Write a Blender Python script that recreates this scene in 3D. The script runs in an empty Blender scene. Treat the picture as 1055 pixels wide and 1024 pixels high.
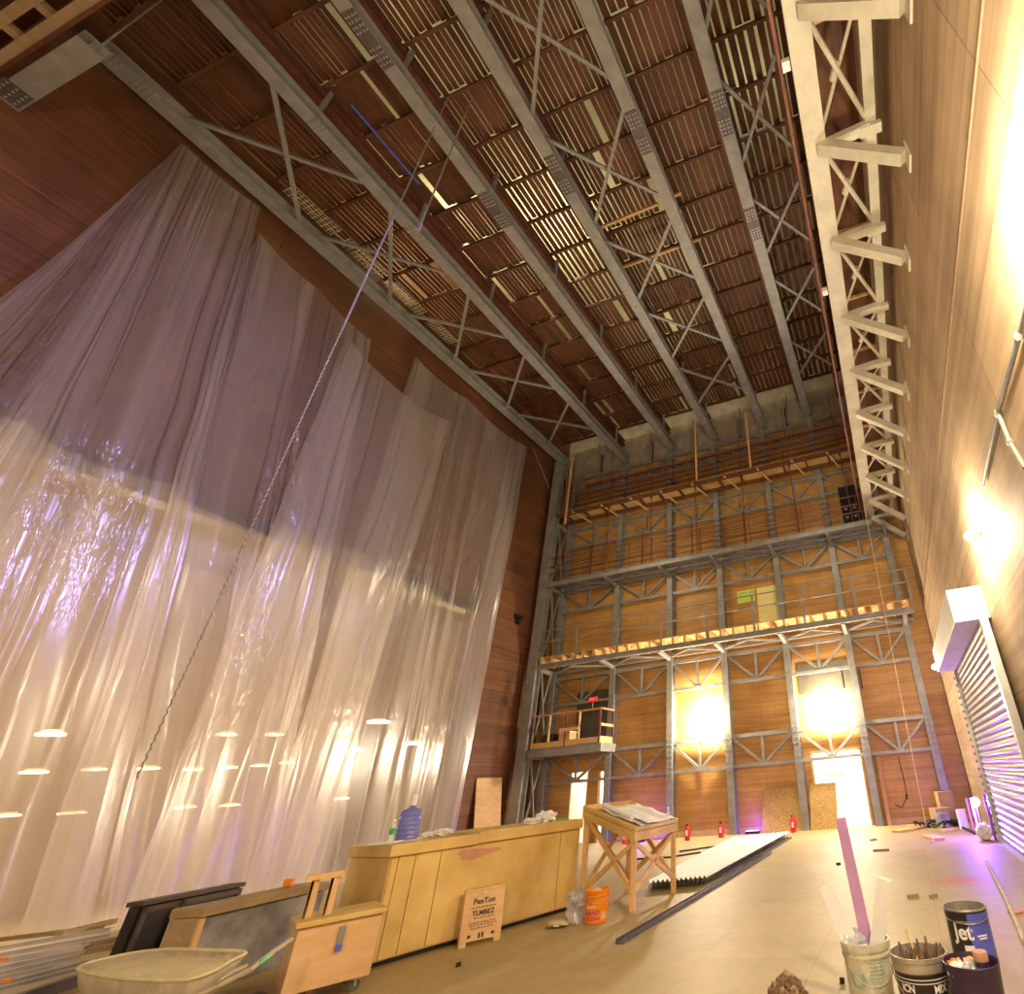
import bpy, bmesh, math, random
from mathutils import Vector, Matrix, noise
random.seed(7)
PI = math.pi
C = bpy.context.scene.collection
# ------------------------------------------------------------------ camera calibration (photo 1055x1024)
RM = Matrix(((0.9558983268244191, 0.28375806795856856, -0.07576112223757324),
             (-0.1970375676287634, 0.42830443575127486, -0.881890870379506),
             (-0.21779482481734186, 0.8579257946840172, 0.46532649301171425)))
FPX, PX, PY, CAMZ = 495.54, 770.0, 542.9, 1.6
CAM = Vector((0, 0, CAMZ))
def ray(px, py):
    return RM.transposed() @ Vector(((px - PX) / FPX, (py - PY) / FPX, 1.0))
def at(px, py, z=0.0):                 # point of the place seen there, on the level z
    d = ray(px, py); return CAM + d * ((z - CAMZ) / d.z)
def on(px, py, ax, v):                 # ... on an axis plane
    d = ray(px, py); return CAM + d * ((v - CAM[ax]) / d[ax])
def zat(x, y, px, py):                 # height of the sight line over the spot x,y
    d = ray(px, py); s = (d.x * x + d.y * y) / (d.x ** 2 + d.y ** 2); return CAMZ + s * d.z
cd = bpy.data.cameras.new('camera'); cam = bpy.data.objects.new('camera', cd); C.objects.link(cam)
Rw = RM.transposed() @ Matrix(((1, 0, 0), (0, -1, 0), (0, 0, -1)))
cam.matrix_world = Matrix.Translation(CAM) @ Rw.to_4x4()
cd.sensor_width = 36; cd.lens = FPX / 1055 * 36
cd.shift_x = (527.5 - PX) / 1055; cd.shift_y = (PY - 512) / 1055
cd.clip_end = 300; cd.clip_start = 0.05
bpy.context.scene.camera = cam
# ------------------------------------------------------------------ materials
def new_mat(name):
    m = bpy.data.materials.new(name); m.use_nodes = True
    nt = m.node_tree; nt.nodes.clear()
    out = nt.nodes.new('ShaderNodeOutputMaterial'); bs = nt.nodes.new('ShaderNodeBsdfPrincipled')
    nt.links.new(bs.outputs[0], out.inputs[0]); return m, nt, bs, out
def rgb(c): return (c[0], c[1], c[2], 1)
def N(nt, t, **k):
    n = nt.nodes.new('ShaderNode' + t)
    for a, b in k.items(): setattr(n, a, b)
    return n
def mapped(nt, scale, swz=None):
    tc = N(nt, 'TexCoord'); src = tc.outputs['Object']
    if swz:
        s = N(nt, 'SeparateXYZ'); nt.links.new(src, s.inputs[0]); c = N(nt, 'CombineXYZ')
        for i, a in enumerate(swz): 
            if a is not None: nt.links.new(s.outputs[a], c.inputs[i])
        src = c.outputs[0]
    mp = N(nt, 'Mapping'); mp.inputs['Scale'].default_value = scale
    nt.links.new(src, mp.inputs[0]); return mp.outputs[0]
def noise_n(nt, vec, scale, detail=4, rough=.6):
    n = N(nt, 'TexNoise'); n.inputs['Scale'].default_value = scale; n.inputs['Detail'].default_value = detail
    n.inputs['Roughness'].default_value = rough; nt.links.new(vec, n.inputs['Vector']); return n.outputs[0]
def ramp(nt, fac, stops):
    r = N(nt, 'ValToRGB'); e = r.color_ramp.elements
    e[0].position, e[0].color = stops[0][0], rgb(stops[0][1]); e[1].position, e[1].color = stops[-1][0], rgb(stops[-1][1])
    for p, c in stops[1:-1]:
        x = e.new(p); x.color = rgb(c)
    nt.links.new(fac, r.inputs[0]); return r.outputs[0]
def mixc(nt, fac, a, b, mode='MIX'):
    m = N(nt, 'Mix', data_type='RGBA', blend_type=mode)
    if isinstance(fac, (int, float)): m.inputs[0].default_value = fac
    else: nt.links.new(fac, m.inputs[0])
    for i, v in ((6, a), (7, b)):
        if isinstance(v, tuple): m.inputs[i].default_value = rgb(v)
        else: nt.links.new(v, m.inputs[i])
    return m.outputs[2]
def bump(nt, bs, h, strength, dist=.02):
    b = N(nt, 'Bump'); b.inputs['Strength'].default_value = strength; b.inputs['Distance'].default_value = dist
    nt.links.new(h, b.inputs['Height']); nt.links.new(b.outputs[0], bs.inputs['Normal'])
def plain(name, c, rough=.6, metal=0, var=.12, scale=6, bmp=.1):
    m, nt, bs, o = new_mat(name); v = mapped(nt, (1, 1, 1)); n = noise_n(nt, v, scale)
    d = tuple(x * (1 - var * 2) for x in c); l = tuple(min(1, x * (1 + var)) for x in c)
    nt.links.new(ramp(nt, n, [(.3, d), (.7, l)]), bs.inputs['Base Color'])
    bs.inputs['Roughness'].default_value = rough; bs.inputs['Metallic'].default_value = metal
    if bmp: bump(nt, bs, noise_n(nt, v, scale * 8), bmp, .004)
    return m
def glow(name, c, s):
    m, nt, bs, o = new_mat(name); bs.inputs['Base Color'].default_value = rgb(c)
    bs.inputs['Emission Color'].default_value = rgb(c); bs.inputs['Emission Strength'].default_value = s; return m
def wood(name, c1, c2, stretch=(1, 1, 8), scale=2.5, rough=.55, board=None, swz=None, seam=(.03, .012, .005), bw=2.4, bh=.6, mort=.006, tone=.25):
    m, nt, bs, o = new_mat(name)
    v = mapped(nt, stretch); n = noise_n(nt, v, scale, 6, .65)
    v2 = mapped(nt, (1, 1, 1)); n2 = noise_n(nt, v2, .8, 3)
    col = ramp(nt, n, [(.3, c1), (.5, tuple((a + b) / 2 for a, b in zip(c1, c2))), (.68, c2)])
    col = mixc(nt, .35, col, ramp(nt, n2, [(.35, tuple(x * (1 - tone) for x in c1)), (.65, c2)]))
    if board:
        vb = mapped(nt, (1, 1, 1), swz); b = N(nt, 'TexBrick'); nt.links.new(vb, b.inputs['Vector'])
        b.inputs['Scale'].default_value = 1; b.inputs['Brick Width'].default_value = bw; b.inputs['Row Height'].default_value = bh
        b.inputs['Mortar Size'].default_value = mort; b.inputs['Mortar Smooth'].default_value = .4
        b.inputs['Color1'].default_value = (1, 1, 1, 1); b.inputs['Color2'].default_value = (1 - tone, 1 - tone, 1 - tone, 1)
        b.inputs['Mortar'].default_value = (.42, .38, .34, 1); b.inputs['Bias'].default_value = 0; b.offset = 0
        col = mixc(nt, 1.0, col, b.outputs[0], 'MULTIPLY')
    nt.links.new(col, bs.inputs['Base Color']); bs.inputs['Roughness'].default_value = rough
    bump(nt, bs, n, .25, .006); return m
M = {}
M['floor'] = None
M['backply'] = wood('orange_plywood', (.40, .18, .038), (.70, .41, .13), (.22, .22, 6.0), 2.0, .5, True, ('X', 'Z', None), bw=2.44, bh=.62, mort=.005, tone=.10)
M['leftply'] = wood('red_brown_planks', (.10, .034, .012), (.24, .098, .036), (.35, .25, 6), 1.8, .6, True, ('Y', 'Z', None), bw=4.8, bh=.42, mort=.012, tone=.25)
M['rightply'] = wood('weathered_brown_plywood', (.27, .165, .085), (.54, .38, .22), (.5, .12, 4.5), 1.3, .75, True, ('Y', 'Z', None), bw=2.44, bh=1.22, mort=.007, tone=.16)
M['steel'] = plain('grey_painted_steel', (.30, .295, .265), .45, .15, .12, 3)
M['creamsteel'] = plain('pale_primed_steel', (.52, .47, .35), .45, .1, .12, 2)
M['redsteel'] = plain('oxide_red_steel', (.16, .055, .028), .55, .1, .2, 4)
M['darkred'] = plain('dark_red_pipe', (.19, .055, .05), .45, .2, .15, 4)
M['slat'] = wood('ceiling_slat_timber', (.06, .017, .005), (.19, .068, .020), (4, .5, 1), 2.5, .65, tone=.35)
M['joist'] = wood('ceiling_joist_timber', (.10, .032, .011), (.17, .065, .02), (.6, 6, 6), 3, .65)
M['pine'] = wood('fresh_pine', (.62, .36, .13), (.80, .53, .24), (2, 2, .6), 5, .55)
M['ochre'] = wood('ochre_plywood', (.50, .29, .065), (.80, .58, .21), (1, 1, .7), 1.3, .5, tone=.45)
M['binply'] = wood('pinkish_plywood', (.60, .35, .15), (.78, .52, .27), (1, 1, 3.5), 2.4, .5)
M['osb'] = plain('chipboard', (.50, .32, .10), .7, 0, .25, 22)
M['oldwood'] = wood('dusty_old_timber', (.26, .18, .09), (.46, .33, .17), (1.5, .6, 3), 4, .8)
M['darkwood'] = wood('dark_stained_timber', (.03, .018, .012), (.09, .05, .03), (1, 1, 4), 3, .5)
M['black'] = plain('black_lacquer', (.018, .015, .016), .3, 0, .3, 3)
M['grime'] = plain('dusty_grey_panel', (.34, .33, .34), .5, 0, .3, 2.5)
M['stud'] = plain('pale_galvanised_stud', (.52, .48, .47), .4, .2, .1, 3)
M['alu'] = plain('galvanised_steel', (.55, .53, .50), .32, .85, .1, 3)
M['shutter'] = plain('ribbed_shutter_metal', (.36, .34, .33), .32, .6, .1, 3)
M['dirtymetal'] = plain('mortar_smeared_metal', (.50, .43, .31), .7, .1, .12, 7, .2)
M['mortar'] = plain('dried_mortar', (.62, .53, .32), .9, 0, .08, 5, .2)
M['white'] = plain('white_paint', (.80, .78, .74), .5, 0, .05, 4)
M['cream'] = plain('cream_paint', (.74, .66, .40), .5, 0, .06, 3)
M['yellow'] = plain('yellow_board', (.95, .84, .34), .5, 0, .05, 3)
M['paper'] = plain('white_paper', (.80, .79, .76), .8, 0, .05, 5)
M['mauve'] = plain('mauve_painted_stick', (.45, .22, .42), .55, 0, .06, 5)
M['red'] = plain('fire_red', (.62, .03, .02), .3, 0, .08, 5)
M['orange'] = plain('orange_plastic', (.88, .27, .01), .4, 0, .05, 5)
M['pailwhite'] = plain('splashed_white_plastic', (.66, .64, .48), .5, 0, .14, 14)
M['pailblack'] = plain('black_label', (.022, .016, .016), .35, 0, .2, 8)
M['paildark'] = plain('dark_purple_plastic', (.045, .022, .07), .35, 0, .2, 8)
M['blue'] = plain('blue_label', (.10, .12, .62), .35, 0, .08, 5)
M['tin'] = plain('dull_tin', (.48, .44, .38), .4, .6, .2, 6)
M['twig'] = wood('brown_twig', (.13, .07, .04), (.30, .19, .11), (2, 2, 2), 8, .8)
M['pinkpost'] = wood('reddish_timber_post', (.45, .20, .11), (.62, .33, .20), (3, 3, 1), 4, .6)
M['cardboard'] = plain('cardboard', (.46, .30, .14), .8, 0, .12, 5)
M['letter_dark'] = plain('dark_print', (.06, .03, .015), .7, 0, 0, 5, 0)
M['letter_white'] = plain('white_print', (.85, .82, .82), .5, 0, 0, 5, 0)
M['letter_grey'] = plain('grey_green_print', (.30, .40, .30), .6, 0, 0, 5, 0)
M['purple_print'] = plain('magenta_print', (.42, .03, .16), .5, 0, 0, 5, 0)
M['letter_red'] = plain('red_print', (.75, .08, .02), .5, 0, 0, 5, 0)
M['green'] = plain('green_plastic', (.04, .42, .10), .4, 0, .08, 5)
M['signgreen'] = plain('yellow_green_sign', (.55, .72, .08), .5, 0, .05, 4)
M['rope'] = plain('pale_rope', (.60, .45, .22), .8, 0, .1, 9)
M['chain'] = plain('grey_chain', (.36, .34, .36), .5, .3, .1, 9)
M['cable'] = plain('black_cable', (.02, .015, .012), .5, 0, .1, 9)
M['bluerope'] = plain('blue_pipe', (.10, .15, .55), .5, 0, .1, 9)
M['splice'] = plain('dark_splice_plate', (.13, .115, .11), .5, .3, .15, 9)
M['bolt'] = plain('pale_bolt', (.50, .46, .40), .4, .5, .05, 9)
M['topwall'] = plain('pale_plaster', (.42, .36, .29), .8, 0, .15, 2)
M['roofdeck'] = plain('cream_roof_deck', (.72, .72, .50), .8, 0, .1, 1)
M['hall'] = plain('beige_hall_paint', (.55, .42, .28), .9, 0, .05, .3, 0)
M['halldark'] = plain('brown_hall_ceiling', (.30, .22, .16), .9, 0, .05, .3, 0)
M['darkpanel'] = plain('dark_grey_green_panel', (.10, .085, .055), .6, 0, .15, 3)
M['bulb'] = glow('lit_bulb', (1, .90, .70), 60)
M['led'] = glow('violet_led', (.40, .20, 1), 7)
M['downlight'] = glow('lit_downlight', (1, .80, .50), 22)
M['ring'] = glow('downlight_halo_glow', (1, .78, .46), 3)  # glow that stands in for the halo around a downlight
M['exitred'] = glow('red_sign_light', (1, .06, .03), 2.0)
# floor: dusty cream hardboard
def floor_mat():
    m, nt, bs, o = new_mat('dusty_cream_hardboard')
    v = mapped(nt, (1, 1, 1)); n = noise_n(nt, v, .7, 6, .65); n2 = noise_n(nt, v, 6, 6, .7)
    col = ramp(nt, n, [(.3, (.31, .23, .095)), (.5, (.375, .28, .122)), (.7, (.41, .32, .15))])
    col = mixc(nt, .35, col, ramp(nt, n2, [(.3, (.29, .21, .09)), (.6, (.40, .31, .15))]))
    vb = mapped(nt, (1, 1, 1), ('Y', 'X', None)); b = N(nt, 'TexBrick'); nt.links.new(vb, b.inputs['Vector'])
    b.inputs['Scale'].default_value = 1; b.inputs['Brick Width'].default_value = 2.44; b.inputs['Row Height'].default_value = 1.22
    b.inputs['Mortar Size'].default_value = .004; b.inputs['Color1'].default_value = (1, 1, 1, 1); b.inputs['Color2'].default_value = (.95, .95, .94, 1)
    b.inputs['Mortar'].default_value = (.72, .68, .62, 1)
    col = mixc(nt, 1.0, col, b.outputs[0], 'MULTIPLY')
    # scuffs
    vs = mapped(nt, (2.2, .7, 1)); n3 = noise_n(nt, vs, 3.2, 8, .75)
    col = mixc(nt, ramp(nt, n3, [(.60, (0, 0, 0)), (.70, (.45, .45, .45))]), col, (.24, .16, .09))
    # orange spill
    tc = N(nt, 'TexCoord'); vd = N(nt, 'Vector' + 'Math', operation='SUBTRACT'); nt.links.new(tc.outputs['Object'], vd.inputs[0])
    vd.inputs[1].default_value = (.45, 9.6, 0); sc = N(nt, 'VectorMath', operation='MULTIPLY'); nt.links.new(vd.outputs[0], sc.inputs[0])
    sc.inputs[1].default_value = (1, 1.1, 1); ln = N(nt, 'VectorMath', operation='LENGTH'); nt.links.new(sc.outputs[0], ln.inputs[0])
    ad = N(nt, 'Math', operation='MULTIPLY_ADD'); nt.links.new(n2, ad.inputs[0]); ad.inputs[1].default_value = .5; nt.links.new(ln.outputs['Value'], ad.inputs[2])
    col = mixc(nt, ramp(nt, ad.outputs[0], [(.35, (.75, .75, .75)), (.85, (0, 0, 0))]), col, (.50, .13, .03))
    nt.links.new(col, bs.inputs['Base Color']); bs.inputs['Roughness'].default_value = .55
    bump(nt, bs, n2, .15, .004); return m
M['floor'] = floor_mat()
def plastic_mat(name='clear_polythene', tr=.50, tint=(.82, .77, .72), uv=True):
    m, nt, bs, o = new_mat(name); nt.nodes.remove(bs)
    def co(sc):
        tc = N(nt, 'TexCoord'); mp = N(nt, 'Mapping'); mp.inputs['Scale'].default_value = sc
        nt.links.new(tc.outputs['UV' if uv else 'Object'], mp.inputs[0]); return mp.outputs[0]
    def ridge(vec, scale, w, detail=2):                  # thin crease lines
        n = noise_n(nt, vec, scale, detail, .5)
        q = N(nt, 'Math', operation='SUBTRACT'); nt.links.new(n, q.inputs[0]); q.inputs[1].default_value = .5
        ab = N(nt, 'Math', operation='ABSOLUTE'); nt.links.new(q.outputs[0], ab.inputs[0])
        mr = N(nt, 'MapRange'); mr.inputs['From Min'].default_value = 0; mr.inputs['From Max'].default_value = w; mr.inputs['To Min'].default_value = 1; mr.inputs['To Max'].default_value = 0
        nt.links.new(ab.outputs[0], mr.inputs['Value']); return mr.outputs[0]
    def mad(x, k, y):
        a = N(nt, 'Math', operation='MULTIPLY_ADD'); nt.links.new(x, a.inputs[0])
        if isinstance(k, float): a.inputs[1].default_value = k
        else: nt.links.new(k, a.inputs[1])
        if isinstance(y, float): a.inputs[2].default_value = y
        else: nt.links.new(y, a.inputs[2])
        return a.outputs[0]
    soft = noise_n(nt, co((1, .03, 1)), .95, 3, .5)                 # broad pleats
    fine = ridge(co((1, .03, 1)), 1.5, .035)                          # long creases running down the pleats
    crk = ridge(co((1, .30, 1)), 3.6, .12, 4)                        # crinkles
    zone = noise_n(nt, co((.6, .35, 1)), .5, 2, .5)
    mk = N(nt, 'MapRange'); mk.inputs['From Min'].default_value = .44; mk.inputs['From Max'].default_value = .60; mk.inputs['To Min'].default_value = .05; mk.inputs['To Max'].default_value = 1.0; nt.links.new(zone, mk.inputs['Value'])
    hgt = mad(crk, mk.outputs[0], 0.0); hgt = mad(hgt, .10, mad(fine, .25, soft))
    bp = N(nt, 'Bump'); bp.inputs['Strength'].default_value = 1.0; bp.inputs['Distance'].default_value = .30; nt.links.new(hgt, bp.inputs['Height'])
    if uv:      # the lower part of the sheets hangs smoother
        sp = N(nt, 'SeparateXYZ'); nt.links.new(co((1, 1, 1)), sp.inputs[0]); fd = N(nt, 'MapRange')
        fd.inputs['From Min'].default_value = 8.5; fd.inputs['From Max'].default_value = 13.5; fd.inputs['To Min'].default_value = .30; fd.inputs['To Max'].default_value = .015
        nt.links.new(sp.outputs['Y'], fd.inputs['Value']); nt.links.new(fd.outputs[0], bp.inputs['Distance'])
    T = N(nt, 'BsdfTransparent'); T.inputs[0].default_value = (.97, .95, .93, 1)
    D = N(nt, 'BsdfDiffuse'); D.inputs[0].default_value = rgb(tint); nt.links.new(bp.outputs[0], D.inputs['Normal'])
    L = N(nt, 'BsdfTranslucent'); L.inputs[0].default_value = rgb(tint)
    G = N(nt, 'BsdfGlossy'); G.inputs['Roughness'].default_value = .24; nt.links.new(bp.outputs[0], G.inputs['Normal']); G.inputs[0].default_value = (.97, .97, 1, 1)
    m1 = N(nt, 'MixShader'); m1.inputs[0].default_value = .62; nt.links.new(D.outputs[0], m1.inputs[1]); nt.links.new(L.outputs[0], m1.inputs[2])
    m2 = N(nt, 'MixShader'); m2.inputs[0].default_value = .20; nt.links.new(m1.outputs[0], m2.inputs[1]); nt.links.new(G.outputs[0], m2.inputs[2])
    f = N(nt, 'MapRange'); f.inputs['From Min'].default_value = .36; f.inputs['From Max'].default_value = .66
    f.inputs['To Min'].default_value = tr + .18; f.inputs['To Max'].default_value = tr - .26; nt.links.new(soft, f.inputs['Value'])
    op = mad(fine, -.22, f.outputs[0])
    m3 = N(nt, 'MixShader'); nt.links.new(op, m3.inputs[0]); nt.links.new(m2.outputs[0], m3.inputs[1]); nt.links.new(T.outputs[0], m3.inputs[2])
    nt.links.new(m3.outputs[0], o.inputs[0]); return m
M['poly'] = plastic_mat()
M['crumple'] = plastic_mat('crumpled_polythene', .15, (.85, .85, .85), False)
def glassy(name, c, rough=.05, tr=.5):
    m, nt, bs, o = new_mat(name); bs.inputs['Base Color'].default_value = rgb(c); bs.inputs['Roughness'].default_value = rough
    T = N(nt, 'BsdfTransparent'); T.inputs[0].default_value = rgb(tuple(min(1, x * 1.3 + .15) for x in c)); mx = N(nt, 'MixShader'); mx.inputs[0].default_value = tr
    v = mapped(nt, (1, 1, 1)); w = noise_n(nt, v, 9)
    bump(nt, bs, w, .2, .01)
    nt.links.new(bs.outputs[0], mx.inputs[1]); nt.links.new(T.outputs[0], mx.inputs[2]); nt.links.new(mx.outputs[0], o.inputs[0]); return m
M['jug'] = glassy('blue_clear_plastic', (.25, .28, .65), .1, .4)
M['clear'] = glassy('clear_plastic', (.75, .8, .75), .08, .55)
# ------------------------------------------------------------------ object helpers
ORG = {}
def tag(o, label=None, cat=None, group=None, kind=None):
    for k, v in (('label', label), ('category', cat), ('group', group), ('kind', kind)):
        if v: o[k] = v
    return o
def thing(name, label, cat, loc=(0, 0, 0), group=None, kind=None):
    o = bpy.data.objects.new(name, None); C.objects.link(o); o.location = loc; o.empty_display_size = .2
    ORG[o] = Vector(loc); return tag(o, label, cat, group, kind)
class MB:
    def __init__(s): s.bm = bmesh.new()
    def box(s, c, size, rz=0, mat=None, bev=0):
        Mx = Matrix.Translation(c) @ Matrix.Rotation(rz, 4, 'Z') @ (mat.to_4x4() if mat else Matrix.Identity(4)) @ Matrix.Diagonal((*size, 1))
        r = bmesh.ops.create_cube(s.bm, size=1, matrix=Mx)
        if bev:
            es = set(e for v in r['verts'] for e in v.link_edges)
            bmesh.ops.bevel(s.bm, geom=list(es), offset=bev, segments=2, affect='EDGES', profile=.5)
        return s
    def bar(s, p, q, w, h, up=(0, 0, 1)):
        p, q = Vector(p), Vector(q); d = (q - p); L = d.length; d.normalize(); up = Vector(up)
        if abs(d.dot(up)) > .98: up = Vector((0, 1, 0))
        x = d.cross(up).normalized(); z = x.cross(d)
        R = Matrix((x, d, z)).transposed().to_4x4()
        bmesh.ops.create_cube(s.bm, size=1, matrix=Matrix.Translation((p + q) / 2) @ R @ Matrix.Diagonal((w, L, h, 1))); return s
    def chan(s, p, q, w, h, t=.02, up=(0, 0, 1)):     # I section between two points
        p, q = Vector(p), Vector(q); d = (q - p).normalized(); up = Vector(up)
        if abs(d.dot(up)) > .98: up = Vector((0, 1, 0))
        x = d.cross(up).normalized(); z = x.cross(d)
        s.bar(p + z * (h / 2 - t / 2), q + z * (h / 2 - t / 2), w, t, up); s.bar(p - z * (h / 2 - t / 2), q - z * (h / 2 - t / 2), w, t, up)
        s.bar(p, q, w * .22, h - 2 * t, up); return s
    def tube(s, pts, r, n=8, cap=True):
        pts = [Vector(p) for p in pts]; rings = []
        rs = r if isinstance(r, (list, tuple)) else [r] * len(pts)
        a = None
        for i, p in enumerate(pts):
            d = (pts[min(i + 1, len(pts) - 1)] - pts[max(i - 1, 0)]).normalized()
            if a is None: a = d.orthogonal().normalized()
            a = (a - d * a.dot(d)).normalized(); b = d.cross(a)
            rings.append([s.bm.verts.new(p + (a * math.cos(2 * PI * k / n) + b * math.sin(2 * PI * k / n)) * rs[i]) for k in range(n)])
        for A, B in zip(rings, rings[1:]):
            for k in range(n): s.bm.faces.new((A[k], A[(k + 1) % n], B[(k + 1) % n], B[k]))
        if cap:
            s.bm.faces.new(rings[0][::-1]); s.bm.faces.new(rings[-1])
        return s
    def lathe(s, c, prof, n=32, mat=None):
        c = Vector(c); rings = []
        for r, z in prof:
            rings.append([s.bm.verts.new(c + ((mat @ Vector((r * math.cos(2 * PI * k / n), r * math.sin(2 * PI * k / n), z))) if mat else Vector((r * math.cos(2 * PI * k / n), r * math.sin(2 * PI * k / n), z)))) for k in range(n)])
        for A, B in zip(rings, rings[1:]):
            for k in range(n): s.bm.faces.new((A[k], A[(k + 1) % n], B[(k + 1) % n], B[k]))
        return s
    def poly(s, pts, thick):                          # polygon extruded by a vector
        t = Vector(thick); a = [s.bm.verts.new(Vector(p)) for p in pts]; b = [s.bm.verts.new(Vector(p) + t) for p in pts]
        s.bm.faces.new(a); s.bm.faces.new(b[::-1]); n = len(a)
        for k in range(n): s.bm.faces.new((a[k], b[k], b[(k + 1) % n], a[(k + 1) % n]))
        return s
    def sphere(s, c, r, sub=2, sc=(1, 1, 1), rough=0, seed=0):
        g = bmesh.ops.create_icosphere(s.bm, subdivisions=sub, radius=1)
        for v in g['verts']:
            k = 1 + rough * (noise.noise(v.co * 2.3 + Vector((seed * 7.1, seed, 0))) + .5 * noise.noise(v.co * 6 + Vector((seed, seed * 3, 0)))) if rough else 1
            v.co = Vector(c) + Vector((v.co.x * sc[0], v.co.y * sc[1], v.co.z * sc[2])) * r * k
        return s
    def grid(s, fn, nu, nv):
        g = [[s.bm.verts.new(fn(i / nu, j / nv)) for j in range(nv + 1)] for i in range(nu + 1)]
        for i in range(nu):
            for j in range(nv): s.bm.faces.new((g[i][j], g[i + 1][j], g[i + 1][j + 1], g[i][j + 1]))
        return s
    def build(s, name, mat, parent=None, smooth=False, label=None, bevel=0, loc=None):
        root = Vector((0, 0, 0))
        if parent is not None: root = ORG[parent]
        elif loc is not None: root = Vector(loc)
        else:
            vs = [v.co for v in s.bm.verts]
            lo = Vector([min(v[i] for v in vs) for i in range(3)]); hi = Vector([max(v[i] for v in vs) for i in range(3)])
            root = Vector(((lo.x + hi.x) / 2, (lo.y + hi.y) / 2, lo.z))
        bmesh.ops.recalc_face_normals(s.bm, faces=s.bm.faces)
        for v in s.bm.verts: v.co -= root
        me = bpy.data.meshes.new(name); s.bm.to_mesh(me); s.bm.free()
        me.materials.append(M[mat] if isinstance(mat, str) else mat)
        if smooth:
            for p in me.polygons: p.use_smooth = True
            try: me.set_sharp_from_angle(angle=math.radians(40))
            except Exception: pass
        o = bpy.data.objects.new(name, me); C.objects.link(o)
        if parent is not None: o.parent = parent
        else: o.location = root
        ORG[o] = root
        if bevel:
            b = o.modifiers.new('bevel', 'BEVEL'); b.width = bevel; b.segments = 2; b.limit_method = 'ANGLE'
        if label: o['label'] = label
        return o
def struct(name, mb, mat, loc=(0, 0, 0), **k):
    o = mb.build(name, mat, None, loc=loc, **k); o['kind'] = 'structure'; return o
def lamp(name, loc, power, color, r=.1, parent=None, kind='POINT', size=1, rot=None):
    l = bpy.data.lights.new(name, kind); l.energy = power; l.color = color
    if kind == 'POINT': l.shadow_soft_size = r
    if kind == 'SPOT': l.shadow_soft_size = r; l.spot_size = size; l.spot_blend = .8
    if kind == 'AREA': l.size = size
    o = bpy.data.objects.new(name, l); C.objects.link(o)
    if parent is not None: o.parent = parent; o.location = Vector(loc) - ORG[parent]
    else: o.location = loc
    if rot is not None: o.rotation_euler = rot
    return o
def aim(o, loc, target):
    d = Vector(target) - Vector(loc); o.rotation_euler = d.to_track_quat('-Z', 'Y').to_euler()
def text_bm(body, size, depth=.002):
    cu = bpy.data.curves.new('t', 'FONT'); cu.body = body; cu.size = size; cu.extrude = depth; cu.offset = size * .025; cu.align_x = 'CENTER'; cu.align_y = 'CENTER'; cu.resolution_u = 3
    o = bpy.data.objects.new('t', cu); C.objects.link(o); dg = bpy.context.evaluated_depsgraph_get(); dg.update()
    me = bpy.data.meshes.new_from_object(o.evaluated_get(dg)); mb = MB(); mb.bm.from_mesh(me)
    bpy.data.objects.remove(o); bpy.data.meshes.remove(me); return mb
def place_flat(mb, origin, xdir, ydir):               # lettering on a flat face
    x = Vector(xdir).normalized(); y = Vector(ydir).normalized(); n = x.cross(y)
    for v in mb.bm.verts: v.co = Vector(origin) + x * v.co.x + y * v.co.y + n * v.co.z
    return mb
def wrap(mb, c, R, ang, z0, taper=0):                      # lettering wrapped on a can; ang = facing angle
    for v in mb.bm.verts:
        r = R + v.co.z + taper * v.co.y; a = ang + v.co.x / R; v.co = Vector((c[0] + r * math.cos(a), c[1] + r * math.sin(a), c[2] + z0 + v.co.y))
    return mb
def rect_bm(w, h, nx=8, d=.0015, cx=0, cy=0):
    mb = MB()
    mb.grid(lambda u, v: Vector((cx + (u - .5) * w, cy + (v - .5) * h, d)), nx, 1); return mb
def lerp(a, b, t): return Vector(a) * (1 - t) + Vector(b) * t
ORD = ['first', 'second', 'third', 'fourth', 'fifth', 'sixth', 'seventh', 'eighth', 'ninth', 'tenth']

# ================================================================== THE SETTING
XL, XR, YB, YF, ZG, ZR = -14.85, 1.80, 18.88, -6.0, 18.9, 22.0
fl = MB().box(((XL + XR) / 2, (YB + YF) / 2, -.1), (XR - XL + .4, YB - YF + .4, .2)); struct('floor', fl, 'floor')
# back wall around its openings
DM = (-3.14, -1.46, 0, 2.27); DL = (-12.95, -12.2, 0, 2.42); DR = (-11.72, -11.34, 0, 2.36); DU = (-4.62, -3.62, 6.95, 8.82)
bw = MB()
def wallpiece(x0, x1, z0, z1): bw.box(((x0 + x1) / 2, YB + .1, (z0 + z1) / 2), (x1 - x0, .2, z1 - z0))
wallpiece(XL - .2, DL[0], 0, 2.42); wallpiece(DL[1], DR[0], 0, 2.42); wallpiece(DR[1], DM[0], 0, 2.42); wallpiece(DM[1], XR + .2, 0, 2.42)
wallpiece(DR[0], DR[1], 2.36, 2.42); wallpiece(DM[0], DM[1], 2.27, 2.42)
wallpiece(XL - .2, XR + .2, 2.42, 16.75)
struct('wall_back', bw, 'backply')
struct('wall_upper_back', MB().box(((XL + XR) / 2, YB + .1, 19.37), (XR - XL + .4, .2, 5.25)), 'topwall')
struct('wall_right', MB().box((XR + .1, (YB + YF) / 2, ZR / 2), (.2, YB - YF, ZR)), 'rightply')
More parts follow.
